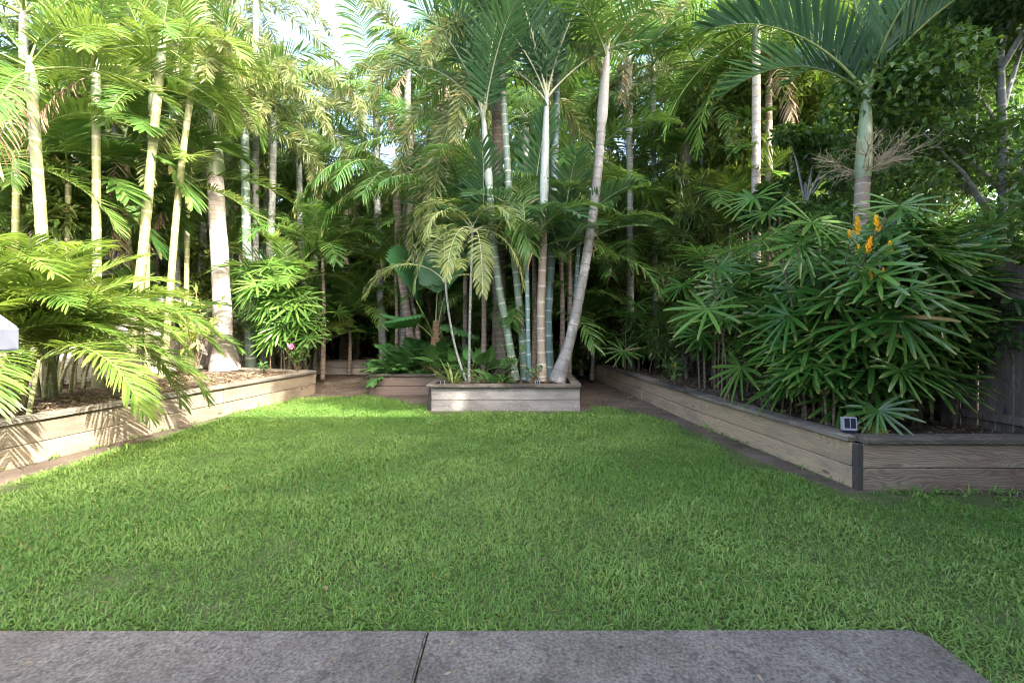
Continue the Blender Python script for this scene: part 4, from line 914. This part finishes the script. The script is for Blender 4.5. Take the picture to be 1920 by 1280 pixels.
# ------------------------------------------------------------------ leafy trees and background growth
def leaf_cloud(g, rs, centres, radii, n, L, W, down=0.3, m=0, shell=0.5):
    """n leaves spread through ellipsoidal clumps, as bent diamonds"""
    centres = np.asarray(centres, float); radii = np.asarray(radii, float)
    w = radii.prod(axis=1) ** 0.7; idx = rs.choice(len(centres), n, p=w / w.sum())
    dv = rs.normal(size=(n, 3)); dv /= np.linalg.norm(dv, axis=1)[:, None]
    r_ = rs.uniform(shell, 1.0, (n, 1)) ** 0.8
    p = centres[idx] + dv * r_ * radii[idx]
    d = rs.normal(size=(n, 3)); d[:, 2] -= down; d += dv * 0.5; d /= np.linalg.norm(d, axis=1)[:, None]
    up = rs.normal(size=(n, 3)) * 0.5 + np.array([0, 0, 1.0])
    s = np.cross(d, up); s /= np.linalg.norm(s, axis=1)[:, None] + 1e-9; nn = np.cross(s, d)
    l = L * rs.uniform(0.6, 1.3, (n, 1)); ww = W * rs.uniform(0.7, 1.2, (n, 1))
    a = p; b = p + d * l * 0.45 + s * ww * 0.5 + nn * ww * 0.15; c = p + d * l - nn * l * 0.12; e = p + d * l * 0.45 - s * ww * 0.5 + nn * ww * 0.15
    V = np.stack([a, b, c, e], 1).reshape(-1, 3); i = np.arange(n)[:, None] * 4
    rnd = np.repeat(rs.uniform(0, 1, n), 4); U = np.stack([rnd, np.tile([0, 0.5, 0.7, 0.5], n)], 1)
    g.add(V, None, np.concatenate([i + np.array([0, 1, 2]), i + np.array([0, 2, 3])]), U, m)
def leafy_tree(label, name, loc, h, trunk_r, cr, nclump, nleaf, L, W, mat, seed, z0, tmat='t_grey', group=None, cat='tree', shift=(0, 0), squash=0.62, down=0.3):
    rs = np.random.RandomState(seed); rr = random.Random(seed); root = thing(name, label, cat, loc, group)
    cl = []; rad = []
    for i in range(nclump):
        a = rr.uniform(0, 6.283); q = math.sqrt(rr.random()) * cr; z = rr.uniform(z0, h)
        k = 1.0 - 0.55 * ((z - z0) / (h - z0)) ** 2
        s = rr.uniform(0.28, 0.55) * cr * 0.75
        cl.append((shift[0] + math.cos(a) * q * k, shift[1] + math.sin(a) * q * k, z)); rad.append((s, s, s * squash))
    g = Geo(); top = Vector((shift[0] * 0.5, shift[1] * 0.5, h * 0.8))
    pp, _ = spline([(0, 0, -0.1), tuple(top * 0.5 + Vector((rr.uniform(-.2, .2), rr.uniform(-.2, .2), 0))), tuple(top)], 0.25)
    V, F, U = tube_np(pp, np.linspace(trunk_r, trunk_r * 0.35, len(pp)), 9, 5); g.add(V, F, None, U)
    for c in cl[: min(nclump, 26)]:
        t = max(0.12, min(0.95, (c[2] - cr * 0.5) / (h * 0.8))); s0 = pp[int(t * (len(pp) - 1))]; mid = (s0 + np.array(c)) / 2 + np.array([0, 0, 0.12])
        V, F, U = tube_np(np.array([s0, mid, np.array(c)]), [trunk_r * 0.38, trunk_r * 0.22, trunk_r * 0.08], 5, 5); g.add(V, F, None, U)
    obj('trunk', g.mesh('trunk', M[tmat]), root)
    g = Geo(); leaf_cloud(g, rs, cl, rad, nleaf, L, W, down)
    obj('crown', g.mesh('crown', M[mat], smooth=False), root)
    return root
gT = 'leafy trees beyond the right fence'
leafy_tree('dark dense small leaved tree filling the right edge', 'leafy_tree', (6.0, 5.6, 0), 6.3, 0.09, 2.0, 56, 56000, 0.095, 0.055, 'dark_tree', 1, 1.2, group=gT)
leafy_tree('tall leafy tree behind the green crownshaft palm', 'leafy_tree', (9.0, 10.2, 0), 11.0, 0.13, 2.7, 60, 44000, 0.13, 0.07, 'dark_tree', 2, 2.2, group=gT)
leafy_tree('bright leaved tree between the paired trunks and the right edge', 'leafy_tree', (5.6, 10.6, 0), 8.0, 0.12, 1.9, 30, 12000, 0.22, 0.085, 'hedge', 3, 2.0, group=gT)
leafy_tree('slim leafy tree beyond the fence behind the lady palms', 'leafy_tree', (4.9, 7.6, 0), 4.6, 0.07, 1.0, 22, 9000, 0.14, 0.065, 'dark_tree', 4, 1.2, group=gT)
leafy_tree('unseen tall tree added beyond the right fence to shade the middle clump', 'leafy_tree', (6.9, 0.3, 0), 13.6, 0.25, 3.0, 60, 24000, 0.30, 0.15, 'dark_tree', 21, 5.5, group=gT)  # added out of view, tall and dense enough to shade the middle palms
gS = 'bushy shrubs at the back of the garden'
leafy_tree('dense narrow leaved bush at the end of the right path', 'bamboo_bush', (1.55, 13.6, 0), 3.7, 0.05, 1.5, 36, 20000, 0.20, 0.035, 'hedge', 5, 0.5, 't_brown', gS, 'bush')
leafy_tree('shaded narrow leaved bush behind the middle clump', 'bamboo_bush', (-0.3, 12.6, 0), 3.3, 0.05, 1.4, 30, 14000, 0.20, 0.04, 'hedge', 6, 0.5, 't_brown', gS, 'bush')
leafy_tree('dark bush behind the twin brown trunks', 'bamboo_bush', (-2.4, 13.4, 0), 3.5, 0.05, 1.3, 30, 14000, 0.20, 0.045, 'hedge', 7, 0.4, 't_brown', gS, 'bush')
leafy_tree('tall narrow leaved bush along the right planter end', 'bamboo_bush', (3.1, 11.8, 0), 4.6, 0.05, 1.2, 34, 18000, 0.20, 0.03, 'hedge', 8, 0.6, 't_brown', gS, 'bush')
leafy_tree('wispy bush in the right planter before the paired trunks', 'bamboo_bush', (3.4, 8.8, 0.3), 4.2, 0.04, 0.8, 30, 10000, 0.20, 0.026, 'hedge', 9, 0.5, 't_brown', gS, 'bush')
leafy_tree('dark bush at the end of the left fence', 'bamboo_bush', (-5.9, 15.2, 0), 4.4, 0.06, 1.5, 30, 14000, 0.22, 0.06, 'dark_tree', 10, 0.5, 't_brown', gS, 'bush')
leafy_tree('leafy bush beyond the left fence at the picture edge', 'bamboo_bush', (-9.2, 8.0, 0), 4.6, 0.06, 1.6, 30, 14000, 0.24, 0.07, 'hedge', 11, 0.8, 't_brown', gS, 'bush')
leafy_tree('leafy bush beyond the left fence behind the golden trunks', 'bamboo_bush', (-9.0, 11.5, 0), 5.0, 0.06, 1.8, 34, 16000, 0.24, 0.07, 'hedge', 12, 0.8, 't_brown', gS, 'bush')
for k, (x, y, h, r_, mt, lb) in enumerate([(-9.6, 15.6, 8.0, 2.0, 'hedge', 'dark leafy tree behind the golden trunks'), (-6.9, 16.4, 7.4, 1.9, 'dark_tree', 'dark leafy tree in the far left corner'),
        (-4.4, 16.3, 6.6, 1.9, 'hedge', 'dark leafy tree below the sky gap'), (-1.9, 16.0, 7.4, 1.9, 'hedge', 'dark leafy tree behind the pleated fan leaves'),
        (0.8, 16.4, 6.8, 1.9, 'dark_tree', 'dark leafy tree behind the middle clump'), (3.6, 15.8, 7.0, 1.9, 'hedge', 'sunlit leafy tree behind the right path'), (6.6, 14.6, 7.6, 2.0, 'hedge', 'sunlit leafy tree behind the paired trunks')]):
    leafy_tree(lb, 'leafy_tree', (x, y, 0), h, 0.10, r_, 40, 13000, 0.30, 0.10, mt, 40 + k, 0.8, 't_brown', 'leafy trees at the back of the garden')
# understorey palms at the back
und = [(590, 12.0, 2.0, 'broadp', 'broad leaved young palm behind the bright lady palm'), (655, 12.6, 2.4, 'king', 'young arching palm above the left path'), (930, 10.6, 2.2, 'king', 'dark young palm behind the brown trunk'),
       (1010, 10.2, 2.0, 'king', 'dark young palm behind the tan trunk'), (1066, 8.9, 6.2, 'young', 'slim palm with pale curling fronds behind the leaning mauve trunk'), (925, 9.9, 4.4, 'king', 'bluish dark young palm left of the tan trunk'), (1065, 9.7, 4.0, 'king', 'dark arching young palm between the tan and mauve trunks'),
       (545, 10.7, 3.6, 'cane', 'arching young palm right of the thick white trunk'), (605, 11.2, 4.8, 'king', 'taller young palm above the bright lady palms'), (742, 11.9, 4.2, 'king', 'young palm left of the twin brown trunks'),
       (640, 14.3, 5.6, 'kingd', 'dark young palm high above the left path'), (450, 11.9, 5.2, 'cane', 'tall young palm just behind the thick white trunk'), (825, 11.6, 5.2, 'king', 'young palm above the pleated fan leaves'),
       (1000, 11.6, 5.6, 'kingd', 'dark young palm high behind the tan trunk'), (1090, 12.0, 5.0, 'kingd', 'dark young palm behind the leaning trunk top'), (1182, 11.8, 4.4, 'kingd', 'drooping young palm above the right path'),
       (1270, 10.8, 4.6, 'king', 'arching young palm right of the right path'), (1332, 9.9, 5.2, 'king', 'young palm left of the paired pale trunks'), (1400, 9.6, 5.6, 'cane', 'sunlit young palm before the paired pale trunks'),
       (1500, 9.2, 5.4, 'cane', 'sunlit young palm right of the paired pale trunks'),
       (905, 8.9, 4.4, 'blue', 'bluish young palm at the left side of the middle clump'), (1052, 8.8, 4.2, 'blue', 'bluish young palm between the teal and mauve trunks'), (1000, 9.0, 5.0, 'blue', 'bluish young palm in the heart of the middle clump'),
       (870, 9.6, 5.4, 'kingd', 'drooping young palm behind the spindly young palms'),
       (1110, 11.0, 2.2, 'broadp', 'young palm behind the leaning mauve trunk'), (1200, 13.5, 2.6, 'king', 'young palm at the end of the right path'),
       (1350, 8.9, 1.6, 'broadp', 'young palm behind the shaded lady palm'), (310, 9.4, 1.4, 'broadp', 'broad leaved young palm left of the thick white trunk'), (225, 8.8, 2.0, 'broadp', 'broad leaved young palm among the golden trunks'),
       (90, 8.2, 2.2, 'broadp', 'broad leaved young palm behind the first golden trunk')]
for i, (px, d, h, spn, lb) in enumerate(und):
    w = P(px, 600, d); rr = random.Random(1200 + i); root = thing('young_palm', lb, 'palm', (w.x, w.y, 0.2), 'young palms under the canopy')
    obj('trunk', trunk_mesh('trunk', [(0, 0, -0.1), (0.03, 0, h * 0.3), (0, 0, h * 0.6)], ([0, 1], [0.06, 0.04]), M['t_brown'], 0.1, 8, i), root)
    for k in range(11):
        add_frond(root, spn, (0, 0, h * 0.6 - 0.02), k * 137.5 + rr.uniform(-20, 20), 82 - 5.5 * k + rr.uniform(-8, 8), 0.95 * rr.uniform(0.8, 1.15), rr)

# far growth that reads as one mass
rs = np.random.RandomState(3); g = Geo(); cl = []; rad = []
for i in range(420):
    x = rs.uniform(-26, 26); y = 18.0 + rs.uniform(0, 5); z = 0.5 + 13.0 * rs.uniform(0, 1) ** 1.15
    if -8.8 < x < -4.8 and z > 8.2: continue
    s = rs.uniform(0.8, 1.7); cl.append((x, y, z)); rad.append((s, s * 0.8, s * 0.75))
leaf_cloud(g, rs, cl, rad, 110000, 0.42, 0.12, 0.4, 0, 0.3)
cl = []; rad = []
for i in range(170):
    x = rs.uniform(-24, 22); s = rs.uniform(0.9, 1.5); cl.append((x, 17.0 + rs.uniform(0, 1.5), rs.uniform(0.3, 6.2))); rad.append((s, s * 0.6, s * 0.8))
leaf_cloud(g, rs, cl, rad, 70000, 0.40, 0.13, 0.4, 0, 0.2)
far = obj('background_foliage', g.mesh('background_foliage', M['dark_tree'], smooth=False))
tag(far, 'dense green growth beyond the back of the garden', 'foliage', kind='stuff')

# ------------------------------------------------------------------ small man made things
def solar(label, loc, rz, s_=1.0):
    t = thing('solar_light', label, 'garden light', loc, 'small solar garden lights', rz)
    def bx(name, x0, x1, y0, y1, z0, z1, m, bev=0.003, par=None):
        bm = bmesh.new(); box_bm(bm, x0 * s_, x1 * s_, y0 * s_, y1 * s_, z0 * s_, z1 * s_); bmesh.ops.bevel(bm, geom=bm.edges[:], offset=bev * s_, segments=2, affect='EDGES')
        return obj(name, bm_mesh(name, bm, M[m]), par or t)
    bx('housing', -.055, .055, 0, .05, 0.01, .125, 'plastic')
    pn = bx('panel', -.043, .043, -.004, .004, .03, .115, 'panel', 0.001)
    bx('divider', -.0025, .0025, -.0065, -.0035, .03, .115, 'plastic', 0.0005, pn)
    bx('base', -.04, .04, 0.0, .06, -0.02, .009, 'panel')
    t.rotation_euler = (R(-6), 0, rz)
solar('white framed solar light on the right planter corner', (2.96, 3.98, SOIL + 0.045), R(-14))
solar('small dark solar light at the foot of the tan trunk', (0.42, 7.50, SOIL + 0.01), 0, 0.62)
solar('small solar light at the left end of the middle planter', (-1.14, 7.50, SOIL + 0.01), R(20), 0.62)
# white painted rail end entering at the left edge
rail = thing('white_rail', 'white painted timber rail end at the left picture edge', 'rail', (-1.775, 1.6, 0))
bm = bmesh.new()
prof = [(-1.1, 0), (0, 0), (0, 0.082), (-0.069, 0.131), (-1.1, 0.131)]
y0v = [bm.verts.new((x, -0.04, z + 1.27)) for x, z in prof]; y1v = [bm.verts.new((x, 0.04, z + 1.27)) for x, z in prof]
bm.faces.new(y0v); bm.faces.new(y1v[::-1])
for i in range(5): bm.faces.new([y0v[(i + 1) % 5], y0v[i], y1v[i], y1v[(i + 1) % 5]])
bmesh.ops.bevel(bm, geom=bm.edges[:], offset=0.006, segments=2, affect='EDGES')
obj('beam', bm_mesh('beam', bm, M['white']), rail, (0.003, 0, 0))
bm = bmesh.new(); box_bm(bm, -0.9, -0.83, -0.035, 0.035, 0.03, 1.268); obj('post', bm_mesh('post', bm, M['white']), rail)

# ------------------------------------------------------------------ grass, weeds and litter
def in_poly(x, y, poly):
    inside = np.zeros(len(x), bool); n = len(poly); j = n - 1
    for i in range(n):
        xi, yi = poly[i]; xj, yj = poly[j]
        c = ((yi > y) != (yj > y)) & (x < (xj - xi) * (y - yi) / (yj - yi + 1e-12) + xi)
        inside ^= c; j = i
    return inside
def value_noise(x, y, f, seed):
    rs = np.random.RandomState(seed); G_ = rs.uniform(0, 1, (256, 256)); X = x * f + 50.3; Y = y * f + 61.7
    xi = np.floor(X).astype(int); yi = np.floor(Y).astype(int); fx = X - xi; fy = Y - yi; fx = fx*fx*(3-2*fx); fy = fy*fy*(3-2*fy)
    a = G_[xi % 256, yi % 256]; b = G_[(xi+1) % 256, yi % 256]; c = G_[xi % 256, (yi+1) % 256]; d = G_[(xi+1) % 256, (yi+1) % 256]
    return (a*(1-fx)+b*fx)*(1-fy)+(c*(1-fx)+d*fx)*fy
def poly_dist(x, y, poly):
    d = np.full(len(x), 1e9); n = len(poly)
    for i in range(n):
        ax, ay = poly[i]; bx, by = poly[(i + 1) % n]; ex, ey = bx - ax, by - ay
        t = np.clip(((x - ax) * ex + (y - ay) * ey) / (ex * ex + ey * ey), 0, 1); d = np.minimum(d, np.hypot(x - ax - t * ex, y - ay - t * ey))
    return d
def make_grass():
    rs = np.random.RandomState(8)
    n0 = 1150000
    # more blades close to the viewer
    x = rs.uniform(-6.5, 6.2, n0); y = 0.5 + 9.2 * rs.uniform(0, 1, n0)
    keep = (np.abs(x) < y * 1.2 + 0.4) & in_poly(x, y, lawn_poly)
    keep &= ~((x < PX + 0.006) & (y < PE + 0.006))
    x, y = x[keep], y[keep]
    dens = np.interp(y, [1, 3.5, 6, 9], [1.0, 1.0, 0.8, 0.7])
    ed = poly_dist(x, y, lawn_poly); n1 = value_noise(x, y, 3.0, 1); n2 = value_noise(x, y, 11.0, 2); n3 = value_noise(x, y, 0.8, 4)
    slabd = np.hypot(np.maximum(x - PX, 0), np.maximum(y - PE, 0)); ed = np.where(slabd < 0.6, 1.0, ed)
    dens = dens * np.clip((ed - 0.10 + 0.35 * (n1 - 0.45)) / 0.22, 0.05, 1)
    bare = np.clip((0.17 - (n1 * 0.6 + n2 * 0.4)) * 9, 0, 1); dens *= 1 - 0.35 * bare
    # the worn spot by the slab on the left
    ws = np.exp(-(((x + 1.45) / 0.22) ** 2 + ((y - 2.2) / 0.12) ** 2)); dens *= 1 - 0.5 * ws
    k = rs.uniform(0, 1, len(x)) < dens; x, y, n1, n2, n3, ed = x[k], y[k], n1[k], n2[k], n3[k], ed[k]
    # longer stray blades along the timber and in scattered weeds
    ex = []; ey = []
    for (ax, ay), (bx, by), c in (((2.95, 3.72), (5.2, 3.70), 260), ((2.84, 3.9), (2.55, 6.3), 120), ((-4.95, 3.0), (-4.15, 9.0), 260), ((-1.3, 7.36), (1.1, 7.36), 90)):
        t = rs.uniform(0, 1, c); cl_ = np.round(t * 14 + rs.normal(0, 0.12, c)) / 14; t = np.where(rs.uniform(0, 1, c) < 0.7, cl_ + rs.normal(0, 0.008, c), t)
        ex.append(ax + (bx - ax) * t + rs.normal(0, 0.03, c)); ey.append(ay + (by - ay) * t - np.abs(rs.normal(0, 0.03, c)))
    for k in range(46):
        cx, cy = rs.uniform(-3.8, 3.0), rs.uniform(2.15, 6.8); c = rs.randint(5, 12); ex.append(cx + rs.normal(0, 0.02, c)); ey.append(cy + rs.normal(0, 0.02, c))
    ex = np.concatenate(ex); ey = np.concatenate(ey); boost = np.concatenate([np.ones(len(x)), rs.uniform(1.3, 1.9, len(ex))])
    x = np.concatenate([x, ex]); y = np.concatenate([y, ey]); n1 = value_noise(x, y, 3.0, 1); n2 = value_noise(x, y, 11.0, 2); n3 = value_noise(x, y, 0.8, 4)
    n = len(x)
    sz = boost * np.interp(y, [1, 4, 9], [0.85, 0.92, 1.1]) * (0.6 + 0.55 * n1 + 0.3 * value_noise(x, y, 1.4, 9))
    L = rs.uniform(0.026, 0.058, n) * sz; W = rs.uniform(0.0040, 0.0076, n) * sz
    # blades of one tuft lean the same way
    az = value_noise(x, y, 9.0, 6) * 20 + rs.normal(0, 1.9, n); el = np.clip(rs.normal(0.75, 0.32, n) + 0.25 * (n2 - 0.5), 0.12, 1.45)
    d = np.stack([np.cos(az) * np.cos(el), np.sin(az) * np.cos(el), np.sin(el)], 1)
    s = np.stack([-np.sin(az), np.cos(az), rs.normal(0, 0.35, n)], 1)
    p0 = np.stack([x, y, np.full(n, 0.006) + 0.012 * rs.uniform(0, 1, n) * n1], 1)
    d2 = d.copy(); d2[:, 2] -= rs.uniform(0.3, 0.9, n); d2 /= np.linalg.norm(d2, axis=1)[:, None]
    m = p0 + d * (L * 0.5)[:, None]; t = m + d2 * (L * 0.5)[:, None]
    t[:, 2] = np.maximum(t[:, 2], 0.008)
    hw = (W * 0.5)[:, None]
    V = np.stack([p0 - s * hw * 0.7, p0 + s * hw * 0.7, m + s * hw, m - s * hw, t], 1).reshape(-1, 3)
    i = np.arange(n)[:, None] * 5
    tone = np.clip(-0.02 + 0.60 * n3 + 0.45 * (n1 - 0.4) + rs.normal(0, 0.24, n), 0, 0.985)
    tone = np.where(rs.uniform(0, 1, n) < 0.012 + 0.10 * np.clip(value_noise(x, y, 1.1, 12) - 0.72, 0, 1), 1.0, tone)
    U = np.stack([np.repeat(tone, 5), np.tile([0, 0, 0.5, 0.5, 1.0], n)], 1)
    me = mesh_np('lawn_grass', V, [i + np.array([0, 1, 2, 3]), i + np.array([3, 2, 4])], M['grass'], U, True)
    o = obj('lawn_grass', me); tag(o, 'short thick green lawn grass', 'grass', kind='stuff')
    return n
NG = make_grass()

def litter(name, label, pts_fn, n, seed, zf, smin=0.02, smax=0.09, zj=0.03):
    rs = np.random.RandomState(seed); x, y = pts_fn(rs, n); n = len(x)
    az = rs.uniform(0, 6.283, n); L = rs.uniform(smin, smax, n); W = L * rs.uniform(0.10, 0.4, n); e = rs.normal(0, 0.22, n)
    d = np.stack([np.cos(az) * np.cos(e), np.sin(az) * np.cos(e), np.sin(e)], 1); s = np.stack([-np.sin(az), np.cos(az), rs.normal(0, 0.4, n)], 1)
    p = np.stack([x, y, zf + rs.uniform(0.0, zj, n)], 1)
    V = np.stack([p - d * (L/2)[:, None], p + s * (W/2)[:, None], p + d * (L/2)[:, None], p - s * (W/2)[:, None] + np.array([0, 0, 0.004])], 1).reshape(-1, 3)
    i = np.arange(n)[:, None] * 4; U = np.stack([np.repeat(rs.uniform(0, 1, n), 4), np.full(n * 4, 0.3)], 1)
    me = mesh_np(name, V, [i + np.array([0, 1, 2]), i + np.array([0, 2, 3])], M['dry'], U, False)
    o = obj(name, me); tag(o, label, 'leaf litter', kind='stuff')
def strip(x0, y0, x1, y1, w):
    def f(rs, n):
        t = rs.uniform(0, 1, n); return x0 + (x1 - x0) * t + w * rs.uniform(0, 1, n), y0 + (y1 - y0) * t
    return f
litter('leaf_litter', 'dry leaf litter over the sunlit left bed', strip(-5.2, 3.0, -4.25, 9.3, -2.0), 5000, 1, SOIL + 0.03)
litter('leaf_litter', 'dark dry leaf litter in the right planter', strip(2.97, 4.0, 2.35, 11.0, 1.5), 3500, 2, SOIL - 0.02)
litter('leaf_litter', 'dry leaf litter in the middle planter', strip(-1.25, 7.6, -1.25, 9.0, 2.2), 1200, 3, SOIL - 0.02)
litter('leaf_litter', 'dry leaf scraps along the dirt paths', lambda rs, n: (rs.uniform(1.15, 2.6, n), rs.uniform(7.2, 14, n)), 900, 4, 0.004)
litter('leaf_litter', 'dry leaf scraps on the left path', lambda rs, n: (rs.uniform(-4.2, -2.9, n), rs.uniform(8.6, 13, n)), 700, 5, 0.004)
litter('leaf_litter', 'dry clippings scattered over the lawn', lambda rs, n: (rs.uniform(-4.5, 4, n), 2.1 + rs.uniform(0, 1, n) ** 1.3 * 5.2), 40, 6, 0.036, 0.02, 0.07)
litter('leaf_litter', 'few dry scraps lying on the concrete slab', lambda rs, n: (rs.uniform(-2.2, 1.7, n), rs.uniform(1.6, 1.97, n)), 26, 7, 0.033, 0.012, 0.04, 0.002)
print("grass blades", NG, "objects", len(bpy.data.objects), "tris", sum(len(m.loop_triangles) if m.loop_triangles else len(m.polygons) for m in bpy.data.meshes))
